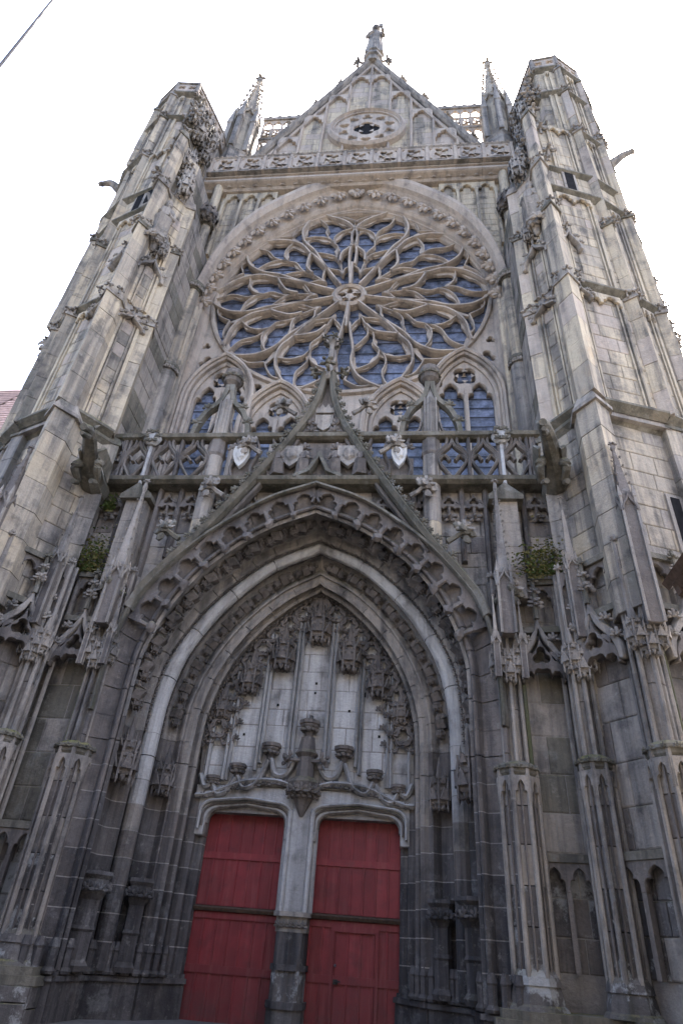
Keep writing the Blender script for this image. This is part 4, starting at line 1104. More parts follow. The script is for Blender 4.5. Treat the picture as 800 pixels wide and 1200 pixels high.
        put('canopy', CANOPY, 'grey', T, (s * x, y, z), (sc * .72, sc * .72, sc * 1.45), rz=atan2(sin(ang), s * cos(ang)) + pi / 2 + .52)
        if z > 30:
            (x, y), ang = fpt(fa, fb, t + .12, .35)
            for j in range(3): put('crocket', CROCKET, 'grey', T, (s * x + g.uniform(-.3, .3), y, z + j * .7 - .4), .6, rz=atan2(sin(ang), s * cos(ang)) + pi / 2)
    for z in (29.8, 32.4, 35, 37.4): put('crocket', CROCKET, 'grey', T, (s * 8.6, -4.35 + (z - 29.8) * .1, z), .7)
    a, b = face_of(S3, 2); 
    # slit windows
    for face, t, z, h in ((S1, .55, 27.6, 1.3),) if s > 0 else ((S1, .55, 27.6, 1.3), (S1, .28, 27.9, 1.0)):
        a, b = face_of(face, 2); (x, y), ang = fpt(a, b, t, .06)
        fr = obj('slit_window', MB(s).prism(flat_plan(x, y, ang, .3, .05), z - .12, z + h + .12), 'grey', T)
        obj('slit_opening', MB(s).prism(flat_plan(x + cos(ang) * .02, y + sin(ang) * .02, ang, .19, .05), z, z + h), 'void', fr)
    # parapet
    P3 = off(S3, .12)
    obj('parapet_base', MB(s).prism(off(S3, .22), 40.55, 40.75), 'grey', T)
    for i in (0, 1, 2, 3, 4, 5):
        a, b = face_of(P3, i); W = hypot(b[0] - a[0], b[1] - a[1]); nq = max(2, round(W / .5))
        (x, y), ang = fpt(a, b, .5, 0)
        lp = [rect(-W / 2, W / 2, 0, .82)] + [foil(-W / 2 + W * (j + .5) / nq, .42, min(.22, W / nq * .42), 4, pi / 4, .2) for j in range(nq)]
        ax = (Vector((s * -sin(ang), cos(ang), 0)), -Vector((s * cos(ang), sin(ang), 0)), Vector((0, 0, 1)))
        put('parapet_panel', plate(lp, .16, .015, 'parapet_panel'), 'tan', T, (s * x, y, 40.75), ax=ax)
        obj('parapet_post', MB(s).lathe((a[0], a[1], 40.7), [(.14, 0), (.14, 1.0), (.16, 1.1)], 6), 'grey', T)
        (x0, y0), _ = fpt(a, b, -.03, .14); (x1, y1), _ = fpt(a, b, 1.03, .14); (x2, y2), _ = fpt(a, b, 1.0, -.14); (x3, y3), _ = fpt(a, b, 0, -.14)
        obj('parapet_coping', MB(s).prism([(x0, y0), (x1, y1), (x2, y2), (x3, y3)], 41.57 + .004 * i, 41.72 + .004 * i), 'grey', T)
    obj('turret_roof', MB(s).prism(off(S3, -.3), 40.5, 40.8), 'grey', T)
for s in (1, -1): turret(s)

def lower(s):
    side = 'right' if s > 0 else 'left'
    KX = lambda x: x if s > 0 or x < 8.2 else 8.2 + (x - 8.2) * .78
    LP_ = [(KX(x), y) for x, y in LP0]
    T = thing('buttress', ('right buttress base beside the portal, mossy ledges and one dark slit window' if s > 0 else 'left buttress base beside the portal with a green mossy patch and pale lower stones'), 'buttress', (s * 8, -2.5, 0), 'buttress bases beside the portal')
    obj('buttress_core', MB(s).prism(off(LP_, -.03), 0, 15.1), 'mortar', T)
    obj('wall_core', MB(s).box(4.78, 7.0, -2.3, -.6, 0, 13.55), 'mortar', T)
    obj('wall_core', MB(s).box(0, 7.0, -2.3, -2.1, 12.98, 13.55), 'mortar', T)
    obj('wall_core', MB(s).box(2.2, 7.0, -2.3, -2.1, 11.9, 12.979), 'mortar', T)
    GM = ['grey', 'grey', 'dark', 'grey']
    k = 300 + 40 * (s > 0)
    A, B = fl([(0, -2.3), (6.98, -2.3)], s)
    def span1(lo, hi_):
        h = (lo + hi_) / 2; x = 0
        for p, p2 in zip(KU[0], KU[0][1:]):
            if p.z <= h <= p2.z: x = p.x - .1
        if h < 6.2: x = 5.0
        return [(x, 6.98)] if s > 0 else [(0, 6.98 - x)]
    ashlar(T, A, B, 8.6, 13.5, 'grey', k, .55, .75, span1, mats=GM)
    for i, z0, z1, cs in ((1, 8.9, 15.0, .62), (2, 8.9, 15.0, .62), (3, 6, 15.0, .75), (4, 8, 15, .75)):
        A, B = fl(face_of(LP_, i), s); ashlar(T, A, B, z0, z1, 'grey', k + i, cs, .95, mats=['mid', 'warm', 'mid', 'grey'])
    # niche back walls lower down
    A, B = fl([(5.5, -2.3), (6.98, -2.3)], s); ashlar(T, A, B, 3.7, 8.6, 'grey', k + 9, .85, .75, mats=['grey', 'grey', 'mossy'])
    for i in (1, 2):
        A, B = fl(face_of(LP_, i), s); ashlar(T, A, B, 3.7, 8.8, 'grey', k + 12 + i, .85, .9, mats=['grey', 'grey', 'dark'])
        ashlar(T, A, B, 1.6, 3.5, 'base', k + 17 + i, .62, .6, mats=['base', 'base', 'grey'])
    A, B = fl([(5.5, -2.3), (6.98, -2.3)], s); ashlar(T, A, B, 1.6, 3.5, 'base', k + 15, .62, .5, mats=['base', 'base', 'dark'])
    # thick prow above the canopies
    aC = atan2(-1, -.08)
    pl = shaft_plan(8.0, -4.45, aC, .42, .55); pier(T, s, pl, 8.4, 14.8, 'grey', .95, 3, mats=['mid', 'warm', 'mid', 'mid']); weather(T, s, pl, 14.85, .6, 'grey', .13)
    for (x, y, ang, w, d) in ((7.1, -2.85, atan2(-1, -.5), .26, .3), (10.5, -3.25, atan2(-1, .35), .26, .34), (11.8, -2.5, atan2(-1, .8), .22, .3), (12.8, -1.2, atan2(-.6, 1), .22, .3)):
        x = KX(x); p2 = flat_plan(x, y, ang, w, d); pier(T, s, p2, 6, 15.0, 'grey', 1.0, int(x), mats=['mid', 'mid', 'grey']); weather(T, s, p2, 15.05, .4, 'mossy', .08)
    for i in (1, 2, 3, 4):
        a, b = face_of(off(LP_, .02), i)
        (x2, y2), _ = fpt(a, b, 1, .16); (x3, y3), _ = fpt(a, b, 0, .16)
        obj('string_course', MB(s).add([(a[0], a[1], 14.8), (b[0], b[1], 14.8), (x2, y2, 14.95), (x3, y3, 14.95), (x2, y2, 15.02), (x3, y3, 15.02), (b[0], b[1], 15.45), (a[0], a[1], 15.45)],
            [(0, 1, 2, 3), (3, 2, 4, 5), (5, 4, 6, 7), (0, 3, 5, 7), (1, 6, 4, 2)]), 'mossy', T)
    if s > 0:
        (x, y), ang = fpt(*face_of(LP_, 2), .80, .06)
        fr = obj('slit_window', MB(s).prism(flat_plan(x, y, ang, .26, .05), 10.6, 12.5), 'grey', T)
        obj('slit_opening', MB(s).prism(flat_plan(x + cos(ang) * .02, y + sin(ang) * .02, ang, .14, .05), 10.7, 12.4), 'void', fr)
    # panelled half-octagon piers
    def panelled(x, y, r, zt, ang0):
        for j, (z0, z1) in enumerate(((1.6, 2.3), (2.31, 3.0), (3.01, 3.75), (3.76, 4.5), (4.51, zt - .2))):
            obj('pier_stone', MB(s).lathe((x, y, z0), [(r * .9, .006), (r * .9, z1 - z0 - .006)], 8), 'base' if j < 2 else ('dark', 'grey', 'grey')[j % 3], T)
        for i in range(8):
            a = pi / 8 + pi / 4 * i
            if sin(a) > .5: continue
            px, py = x + r * 1.03 * cos(a), y + r * 1.03 * sin(a)
            obj('pier_rib', MB(s).tube([(px, py, 1.5), (px, py, zt)], .055, 6), 'grey', T)
            q_ = a + pi / 8
            if sin(q_) < .3: obj('pier_rib', MB(s).tube([(x + r * .93 * cos(q_), y + r * .93 * sin(q_), 1.5), (x + r * .93 * cos(q_), y + r * .93 * sin(q_), zt - .3)], .025, 5), 'dark', T)
            a2 = a + pi / 8
            if sin(a2) > .6: continue
            w = 2 * r * sin(pi / 8); ax = (Vector((s * -sin(a2), cos(a2), 0)), -Vector((s * cos(a2), sin(a2), 0)), Vector((0, 0, 1)))
            put('pier_arch_head', HEAD1, 'grey', T, (s * (x + r * .97 * cos(a2)), y + r * .97 * sin(a2), zt - .75), (w, .8, .62), ax=ax)
        cap = obj('pier_cap', MB(s).lathe((x, y, zt - .12), [(r, -.06), (r + .05, 0), (r + .05, .07), (r + .09, .1), (r + .08, .16), (r * .8, .26)], 8), 'mossy', T)
        for i in range(7):
            a = pi + pi * i / 6; put('cap_leaf', LEAF, 'mossy', cap, (s * (x + (r + .05) * cos(a)), y + (r + .05) * sin(a), zt - .04), .2, rz=atan2(sin(a), s * cos(a)) + pi / 2)
        for dz0, dz1, o in ((1.38, 1.62, .06), (.98, 1.4, .10), (1.0, 1.1, .16)):
            obj('pier_base', MB(s).lathe((x, y, dz0), [(r + o + .03, 0), (r + o, (dz1 - dz0) * .6), (r + o - .05, dz1 - dz0)], 8), 'base', T)
        # upper slender shaft cluster to the canopies
        obj('pier_stone', MB(s).lathe((x, y + .1, zt + .1), [(r * .62, 0), (r * .6, 1.25)], 8).lathe((x, y + .1, zt + 1.37), [(r * .6, 0), (r * .58, 1.2)], 8), 'grey', T)
        for a in (-pi / 2, -pi / 2 - .9, -pi / 2 + .9, -pi / 2 - 1.8, -pi / 2 + 1.8):
            px, py = x + r * .72 * cos(a), y + .06 + r * .72 * sin(a)
            obj('pier_rib', MB(s).tube([(px, py, zt + .1), (px, py, 10.2)], .055, 6), 'grey', T)
        # cluster of hanging canopies
        for a in (-pi / 2 - .75, -pi / 2 + .75):
            put('canopy', CANOPY, 'grey', T, (s * (x + r * .75 * cos(a)), y + r * .75 * sin(a), 7.45), (.62, .62, .85))
        put('canopy', CANOPY, 'grey', T, (s * x, y - r * .6, 7.25), (.6, .6, .9))
        for j in range(3): obj('pier_stone', MB(s).prism(flat_plan(x, y + .05, -pi / 2, r * .6, r * .62), 7.95 + j * .75, 8.69 + j * .75), 'dark' if j else 'grey', T)
    def box_front(x, y, r):
        yf = y + .05 - r * .6 * .62
        put('box_arch_head', HEAD1, 'dark', T, (s * x, yf - .05, 9.45), (r * 1.15, .8, .75))
        for sg in (-1, 0, 1): obj('box_shaft', MB(s).tube([(x + sg * r * .6, yf - .06, 7.9), (x + sg * r * .6, yf - .06, 10.3 if sg else 9.5)], .045 if sg else .03, 6), 'grey', T)
        put('box_finial', CROCKET, 'grey', T, (s * x, yf - .1, 8.9), .34); put('box_leaf', LEAF, 'grey', T, (s * x, yf - .1, 8.5), .4)
        for sg in (-1, 1): put('box_leaf', LEAF, 'grey', T, (s * (x + sg * r * .6), yf - .1, 10.2), .3)
    panelled(5.28, -2.62, .42, 5.3, 0)
    panelled(6.9, -3.1, .34, 5.4, 0)
    panelled(8.0, -4.5, .42, 5.35, 0)
    for bx in ((5.28, -2.62, .42), (6.9, -3.1, .34), (8.0, -4.5, .42)): box_front(*bx)
    # ogee headed niches between the piers
    for a, b in (((5.62, -2.42), (6.66, -2.55)), ((7.0, -2.95), (7.85, -4.1)), ((8.35, -4.1), (9.9, -3.5))):
        W = hypot(b[0] - a[0], b[1] - a[1]); (x, y), ang = fpt(a, b, .5, .22)
        ax = (Vector((s * -sin(ang), cos(ang), 0)), -Vector((s * cos(ang), sin(ang), 0)), Vector((0, 0, 1)))
        Wc = min(W, 1.25)
        put('niche_arch', CINQ, 'dark', T, (s * x, y, 7.35), (Wc * 1.02, 2.2, 1.15), ax=ax)
        gablet(T, s, x, y, ang, 7.4, Wc * .98, 1.35, 'grey')
        (xf, yf), _ = fpt(a, b, .5, .34)
        obj('niche_finial', MB(s).tube([(xf, yf, 9.0), (xf, yf, 10.3)], .07, 6, .05), 'mossy', T)
        
        for zz_, sc_ in ((9.95, .3), (9.6, .34), (9.25, .42)): put('niche_crown', CROCKET, 'mossy' if zz_ > 9.8 else 'grey', T, (s * xf, yf, zz_), sc_)
        (x2, y2), _ = fpt(a, b, .5, .1)
        put('twin_light_head', HEAD2, 'dark', T, (s * x2, y2, 9.45), (W * .95, 1, 1.1), ax=ax)
        for t in (0, .5, 1):
            (xm, ym), _ = fpt(a, b, t, .1); obj('panel_mullion', MB(s).prism(flat_plan(xm, ym, ang, .05, .1), 8.75, 10.1), 'grey', T)
            obj('panel_mullion', MB(s).prism(flat_plan(xm, ym, ang, .05, .1), 1.6, 3.5), 'dark', T)
        put('twin_light_head', HEAD2, 'dark', T, (s * x2, y2, 2.95), (W * .95, 1, 1.0), ax=ax)
        for z, o, mt in ((10.05, .26, 'mossy'), (8.68, .24, 'mossy'), (3.5, .2, 'mossy')):
            (c0, c1), _ = fpt(a, b, -.02, o); (d0, d1), _ = fpt(a, b, 1.02, o)
            obj('ledge', MB(s).prism([a, b, (d0, d1), (c0, c1)], z, z + .16, .96), mt, T)
        for t in (.04, .96):
            (xm, ym), _ = fpt(a, b, t, .12); obj('niche_shaft', MB(s).tube([(xm, ym, 3.6), (xm, ym, 7.6)], .06, 6), 'algae' if t < .5 else 'grey', T)
    # plinth
    PL = [(4.55, -.5), (4.55, -3.05), (5.0, -3.3), (6.6, -3.3), (7.5, -4.9), (8.4, -5.2), (10.8, -3.9), (13.2, -1.5), (13.4, 1)]
    obj('plinth', MB(s).prism(off(PL, -.02), .86, 1.0).prism(off(PL, .1), .7, .861), 'mossy', T)
    A = fl([(4.5, -.5), (4.5, -3.1), (5.0, -3.36), (6.6, -3.36), (7.5, -4.96), (8.4, -5.26), (10.8, -3.96)], s)
    obj('plinth_core', MB(s).prism(PL, 0, .70), 'base', T)
    for i in range(6): ashlar(T, A[i], A[i + 1], .06, .70, 'base', k + 30 + i, .34, .7, proud=.02)
    # blind tracery wall between the ogee and the piers
    for x, z0 in ((2.35, 12.85), (2.97, 12.3), (3.62, 11.6), (4.4, 10.9), (5.1, 10.0), (6.2, 10.3)):
        obj('blind_mullion', MB(s).sweep([(x, z0), (x, 13.5)], [(-.09, -2.3), (-.07, -2.48), (0, -2.56), (.07, -2.48), (.09, -2.3)]), 'dark', T)
    for x0, x1 in ((1.75, 2.35), (2.35, 2.97), (2.97, 3.62), (3.62, 4.4), (4.4, 5.1), (6.2, 6.9)):
        h = put('blind_arch_head', CINQ, 'dark', T, (s * (x0 + x1) / 2, -2.42, 12.62), ((x1 - x0) * 1.05, 1.2, .66))
        put('head_pendant', CROCKET, 'dark', h, (s * (x0 + x1) / 2, -2.45, 12.75), .5, ax=(Vector((1, 0, 0)), Vector((0, -1, 0)), Vector((0, 0, -1))))
    # square pier carrying the roundel colonnette
    sp_ = [(5.3, -2.3), (5.3, -2.82), (5.95, -2.82), (5.95, -2.3)]
    for j in range(4): obj('pier_stone', MB(s).prism(sp_, 9.6 + j * .8, 10.39 + j * .8), 'grey', T)
    obj('pier_gable_cap', MB(s).prism_xz([(5.12, 12.75), (6.12, 12.75), (6.12, 12.9), (5.62, 13.35), (5.12, 12.9)], -2.98, -2.3), 'mossy', T)
    ring = obj('colonnette', MB(s).tube([(5.66, -2.86, 13.3), (5.66, -2.86, 14.95)], .06, 8), 'pale', T)
    obj('roundel', MB(s).blob((5.66, -2.92, 15.2), (.30, .16, .30), 3, .08, 2), 'pale', ring)
    for i in range(6): put('roundel_leaf', LEAF, 'mossy', ring, (s * 5.66 + .22 * cos(i * pi / 3), -3.04, 15.2 + .22 * sin(i * pi / 3)), .3)
for s in (1, -1): lower(s)

# ---------------------------------------------------------------- parapet over the portal
BP = thing('portal_parapet', 'flamboyant openwork stone parapet crossing in front of the window foot', 'parapet', (0, -2.7, 13.5))
obj('bottom_rail', MB().sweep([(-7, 13.55), (7, 13.55)], [(-.05, -2.95), (.06, -3.0), (.12, -2.9), (.14, -2.3), (-.1, -2.3), (-.12, -2.8)]), 'mossy', BP)
obj('top_rail', MB().sweep([(-7, 15.3), (7, 15.3)], [(-.06, -2.8), (-.02, -2.95), (.1, -3.0), (.18, -2.86), (.18, -2.58), (-.06, -2.6)]), 'mossy', BP)
obj('walkway', MB().box(-7, 7, -2.3, .6, 13.3, 13.5), 'dark', BP)
FB = [(-.055, -2.66), (-.045, -2.82), (0, -2.87), (.045, -2.82), (.055, -2.66)]
for s in (1, -1):
    for xc, hw_ in ((4.15, .52), (5.12, .46), (6.12, .46), (6.75, .3)):
        b = MB(s)
        for sg in (-1, 1):
            b.sweep([(p[0], p[1]) for p in crv([(xc, 15.2), (xc + sg * .08, 14.95), (xc + sg * hw_ * .75, 14.6), (xc + sg * hw_ * .8, 14.3), (xc + sg * hw_ * .4, 13.95), (xc, 13.62)], 12)], FB)
            b.sweep([(p[0], p[1]) for p in crv([(xc + sg * hw_, 13.62), (xc + sg * hw_ * 1.0, 14.2), (xc + sg * hw_ * .9, 14.6), (xc + sg * hw_ * .35, 15.0), (xc + sg * hw_ * .3, 15.25)], 12)], FB)
            b.sweep([(p[0], p[1]) for p in crv([(xc + sg * hw_ * .8, 14.4), (xc + sg * hw_ * .45, 14.55), (xc + sg * hw_ * .15, 14.35)], 6)], FB)
        b.sweep([(xc - hw_, 13.6), (xc - hw_, 15.25)], FB).sweep([(xc + hw_, 13.6), (xc + hw_, 15.25)], FB)
        obj('flame_tracery', b, 'dark', BP)
    # solid panel with supporters behind the ogee, and bars beside it
    for x in (1.55, 2.1, 2.75):
        obj('panel_bar', MB(s).sweep([(p[0], p[1]) for p in crv([(x, 13.62), (x + .12, 14.1), (x - .08, 14.7), (x + .05, 15.25)], 10)], FB), 'dark', BP)
    obj('back_panel', MB(s).box(0, 2.95, -2.66, -2.5, 13.6, 14.55), 'dark', BP)
    obj('back_panel', MB(s).box(0, 1.5, -2.67, -2.5, 14.55, 15.2), 'dark', BP)
    for x in (.5, 1.3): put('supporter_figure', FIGS[0], 'dark', BP, (s * x, -2.8, 13.75), (.85, .9, 1.25))
for x, mt, sx in ((-2.55, 'white', .26), (2.5, 'white', .24), (-.92, 'grey', .36), (.92, 'grey', .36)):
    o = obj('carved_shield', MB().prism_xz([(x - sx, 14.85), (x + sx, 14.85), (x + sx, 14.5), (x + sx * .6, 14.2), (x, 14.0), (x - sx * .6, 14.2), (x - sx, 14.5)], -2.96, -2.8), mt, BP, label='bright white replacement stone shield' if mt == 'white' else None)
    o2 = obj('shield_boss', MB().blob((x, -2.98, 14.5), (sx * .55, .08, .22), 2, .25, 2), mt, o)
    for sg in (-1, 1): put('shield_leaf', LEAF, 'dark', o, (x + sg * sx * 1.1, -2.85, 14.75), .5)

# ogee gable of the portal
OG = thing('ogee_gable', 'slender crocketed ogee gable with a coat of arms, rising over the portal arch', 'gable', (0, -2.9, 11))
OP_ = [(4.84, 9.0), (4.62, 9.65), (4.08, 10.45), (3.42, 11.33), (2.2, 13.22), (1.42, 14.5), (1.0, 15.25), (.52, 16.25), (.25, 17.2), (.13, 18.2)]
for s in (1, -1):
    obj('ogee_rib', MB(s).sweep([(p[0], p[1]) for p in crv(OP_, 30)], [(-.16, -2.6), (-.13, -2.95), (-.02, -3.12), (.1, -3.0), (.14, -2.6)]), 'mossy', OG)
    obj('ogee_rib', MB(s).sweep([(p[0] - .05, p[1] - .32) for p in crv(OP_[3:-1], 30)], [(-.06, -2.6), (-.05, -2.8), (0, -2.86), (.05, -2.8), (.06, -2.6)]), 'dark', OG)
    for x, z in ((1.02, 16.3), (1.96, 14.6), (2.9, 12.9), (3.95, 11.3), (5.1, 9.42)):
        put('ogee_crocket', CROCKET, 'grey' if z > 12 else 'mossy', OG, (s * x, -2.95, z), .82, ax=(Vector((s * .55, 0, -.83)), Vector((0, 1, 0)), Vector((s * .83, 0, .55))))
        put('ogee_crocket', LEAF, 'grey', OG, (s * (x + .42), -3.0, z + .3), .6)
    op = crv(OP_[2:], 26)
    for i in range(1, 25):
        put('ogee_leaf', LEAF, 'mossy', OG, (s * (op[i][0] + .1), -2.98, op[i][1] + .06), .27 + .08 * (i % 2), ax=(Vector((s * .55, 0, -.83)), Vector((0, 1, 0)), Vector((s * .83, 0, .55))))
def tri(z): 
    for (x0, z0), (x1, z1) in zip(OP_, OP_[1:]):
        if z0 <= z <= z1: return x0 + (x1 - x0) * (z - z0) / (z1 - z0)
    return .1
zz = [15.48 + .28 * i for i in range(10)]
obj('gable_field', MB().prism_xz([(tri(z), z) for z in zz] + [(-tri(z), z) for z in zz[::-1]], -2.72, -2.55), 'dark', OG)
coa = obj('coat_of_arms', MB().prism_xz([(-.3, 16.3), (.3, 16.3), (.3, 15.95), (.18, 15.72), (0, 15.6), (-.18, 15.72), (-.3, 15.95)], -2.86, -2.72), 'grey', OG)
obj('crown', MB().prism_xz([(-.3, 16.4), (.3, 16.4), (.36, 16.75), (.2, 16.6), (.1, 16.8), (0, 16.62), (-.1, 16.8), (-.2, 16.6), (-.36, 16.75)], -2.86, -2.72), 'grey', coa)
for s in (1, -1): put('arms_leaf', LEAF, 'dark', OG, (s * .48, -2.8, 15.85), .6); put('arms_leaf', LEAF, 'dark', OG, (s * .38, -2.8, 15.55), .5)
for i in range(6):
    for s in (1, -1): put('mantling_leaf', LEAF, 'dark', coa, (s * (.4 + .02 * i), -2.8, 15.55 + i * .14), .3)
obj('finial_shaft', MB().lathe((0, -2.9, 17.9), [(.12, 0), (.2, .1), (.15, .5), (.1, .9), (.09, 1.8), (.16, 2.0), (.19, 2.15), (.08, 2.25)], 6), 'grey', OG)
for z, r, n, sc in ((18.25, .16, 4, .58), (19.95, .09, 5, .34)):
    for i in range(n):
        a = 2 * pi * i / n; Z = Vector((cos(a), sin(a), .25)).normalized(); X = Vector((-sin(a), cos(a), 0))
        put('finial_crocket', CROCKET, 'mossy', OG, (r * cos(a), -2.9 + r * sin(a), z), sc, ax=(X, Z.cross(X), Z))
# arch-top ogee: the hood meeting under the gable
obj('hood_apex', MB().sweep([(-.75, 13.6), (-.3, 13.85), (0, 14.5), (.3, 13.85), (.75, 13.6)], [(-.08, -2.7), (-.06, -3.0), (.06, -3.0), (.08, -2.7)]), 'mossy', OG)

# ---------------------------------------------------------------- free standing pieces on the building
def pinnacle(label, x, y, z0, z1, zt, w, mat='grey', group=None, ns=4, cro=6, cat='pinnacle'):
    T = thing('pinnacle', label, cat, (x, y, z0), group)
    obj('shaft', MB().lathe((x, y, z0), [(w * .86, 0), (w * .86, (z1 - z0) * .94), (w * 1.15, (z1 - z0))], ns), 'dark' if mat == 'grey' else mat, T)
    n = ns
    for i in range(n):
        a = 2 * pi * i / n + pi / ns; px, py = x + w * cos(a), y + w * sin(a)
        obj('angle_shaft', MB().lathe((px, py, z0), [(w * .18, 0), (w * .18, z1 - z0), (w * .28, z1 - z0 + .05), (.01, z1 - z0 + w * 1.6)], 4), 'grey' if mat == 'dark' else mat, T)
        a2 = a + pi / ns; r = w * cos(pi / ns) * 1.04
        ax = (Vector((-sin(a2), cos(a2), 0)), -Vector((cos(a2), sin(a2), 0)), Vector((0, 0, 1)))
        put('gablet', TREFOIL_OGEE, mat, T, (x + r * cos(a2), y + r * sin(a2), z1 - w * 1.6), (w * 1.3, .5, w * 1.7), ax=ax)
    obj('spire', MB().lathe((x, y, z1), [(w * .85, 0), (w * .17, (zt - z1) * .86), (w * .3, (zt - z1) * .9), (w * .3, (zt - z1) * .93), (w * .1, (zt - z1))], ns), mat, T)
    for i in range(ns):
        a = 2 * pi * i / ns + pi / ns
        for j in range(cro):
            t = (j + .6) / (cro + .6); r = w * (.8 * (1 - t) + .15 * t); Z = Vector((cos(a), sin(a), .5)).normalized(); X = Vector((-sin(a), cos(a), 0))
            put('crocket', CROCKET, mat, T, (x + r * cos(a), y + r * sin(a), z1 + (zt - z1) * .86 * t), w * .42, ax=(X, Z.cross(X), Z))
    put('finial', CROCKET, mat, T, (x, y, zt - w * .7), w * 1.0)
    return T
for s in (1, -1):
    sd = 'right' if s > 0 else 'left'
    t = pinnacle(('right' if s > 0 else 'left') + ' crocketed roof pinnacle between the gable slope and the turret top', s * 8.0, .35, 41.2, 46.5, 53.0, .78, 'mid', 'roof pinnacles', 6)
    obj('pedestal', MB(s).lathe((8.0, .35, 37.0), [(.95, 0), (.95, 3.6), (1.05, 3.8), (.7, 4.3)], 6), 'grey', t)
    for a in range(3): obj('buttress_shaft', MB(s).lathe((8.0 + .9 * cos(-2.6 + a), .35 + .9 * sin(-2.6 + a), 41.0), [(.2, 0), (.2, 3.6), (.28, 3.7), (.02, 6.0)], 4), 'grey', t)
    pinnacle(sd + ' slim pinnacle with mossy crockets beside the portal arch', s * 5.3, -3.12, 8.4, 10.1, 13.3, .24, 'grey', 'pinnacles beside the portal arch', 4, 7)
    pinnacle(sd + ' gabled shaft pinnacle on the prow of the buttress', s * 8.12, -4.95, 7.9, 11.2, 13.1, .24, 'dark', 'pinnacles on the buttress prows', 4, 5)
    pinnacle(sd + ' little pinnacle between the niches of the buttress', s * 6.98, -3.5, 8.2, 10.3, 12.4, .17, 'grey', 'pinnacles between the niches', 4, 4)
    for i, (x, y, z0, z1, zt, w) in enumerate(((4.98, -3.15, 7.3, 8.3, 9.5, .09), (5.62, -3.1, 7.3, 8.3, 9.4, .09))):
        pinnacle(sd + ' ' + ('inner' if i == 0 else 'outer') + ' tiny pinnacle in front of the pier beside the arch', s * x, y, z0, z1, zt, w, 'grey', 'tiny pinnacles on the portal piers', 4, 2)
    # tabernacle with flying ogees standing on the parapet
    tb = thing('tabernacle_post', sd + ' tabernacle post with flying ogee ribs and a round crown before the windows', 'pinnacle', (s * 3.5, -2.6, 11.6), 'tabernacle posts on the parapet')
    x0 = 3.5
    for j in range(4): obj('drum', MB(s).lathe((x0, -2.6, 11.2 + j * .85), [(.27, .006), (.27, .844)], 14), 'warm' if j == 0 else 'grey', tb)
    obj('drum_capital', MB(s).lathe((x0, -2.6, 14.58), [(.27, 0), (.33, .12), (.3, .3), (.3, .8)], 8), 'dark', tb)
    obj('post', MB(s).lathe((x0, -2.6, 15.3), [(.25, 0), (.25, 1.75), (.1, 2.4)], 8), 'grey', tb)
    for a in range(8): obj('post_rib', MB(s).tube([(x0 + .26 * cos(a * pi / 4), -2.6 + .26 * sin(a * pi / 4), 15.3), (x0 + .26 * cos(a * pi / 4), -2.6 + .26 * sin(a * pi / 4), 17.1)], .04, 5), 'grey', tb)
    for sg in (-1, 1):
        o = obj('flying_rib', MB(s).sweep([(p[0], p[1]) for p in crv([(x0 + sg * .95, 15.5), (x0 + sg * .88, 16.0), (x0 + sg * .65, 16.6), (x0 + sg * .28, 17.05), (x0 + sg * .12, 17.5), (x0 + sg * .08, 17.9)], 14)], [(-.1, -2.55), (-.08, -2.8), (.08, -2.8), (.1, -2.55)]), 'mossy', tb)
        for t in ((.9, 15.95), (.62, 16.65)): put('rib_crocket', LEAF, 'mossy', o, (s * (x0 + sg * t[0]), -2.75, t[1] + .08), .45)
        obj('rib_foot', MB(s).sweep([(p[0], p[1]) for p in crv([(x0 + sg * .7, 15.45), (x0 + sg * .4, 15.7), (x0 + sg * .3, 16.1)], 6)], [(-.04, -2.62), (-.03, -2.72), (.03, -2.72), (.04, -2.62)]), 'dark', tb)
    obj('crown_cap', MB(s).lathe((x0, -2.65, 17.65), [(.12, 0), (.14, .25), (.3, .4), (.34, .55), (.26, .62), (.34, .75), (.33, .95), (.1, 1.0)], 10), 'dark', tb)
    for i in range(8): put('crown_leaf', LEAF, 'mossy', tb, (s * x0 + .33 * cos(i * pi / 4), -2.65 + .33 * sin(i * pi / 4), 18.2), .3, rz=i * pi / 4 + pi / 2)

def chain(b, pts):
    """smooth tapering body through (x, y, z, r)"""
    P = crv([(p[0], p[1], p[2]) for p in pts], 18); R = [p[3] for p in pts]; n = 9; vs = []; fs = []
    for k, p in enumerate(P):
        t = Vector(P[min(k + 1, 18)]) - Vector(P[max(k - 1, 0)]); t.normalize(); u = t.cross(Vector((0, 0, 1))).normalized(); w = t.cross(u)
        f = k / 18 * (len(R) - 1); i = min(len(R) - 2, int(f)); r = R[i] + (R[i + 1] - R[i]) * (f - i)
        for j in range(n):
            q = Vector(p) + u * (r * cos(2 * pi * j / n)) + w * (r * sin(2 * pi * j / n)); vs.append(tuple(q))
    for k in range(18):
        for j in range(n): fs.append((k * n + j, k * n + (j + 1) % n, (k + 1) * n + (j + 1) % n, (k + 1) * n + j))
    return b.add(vs, fs + [tuple(range(n))[::-1], tuple(range(18 * n, 19 * n))])
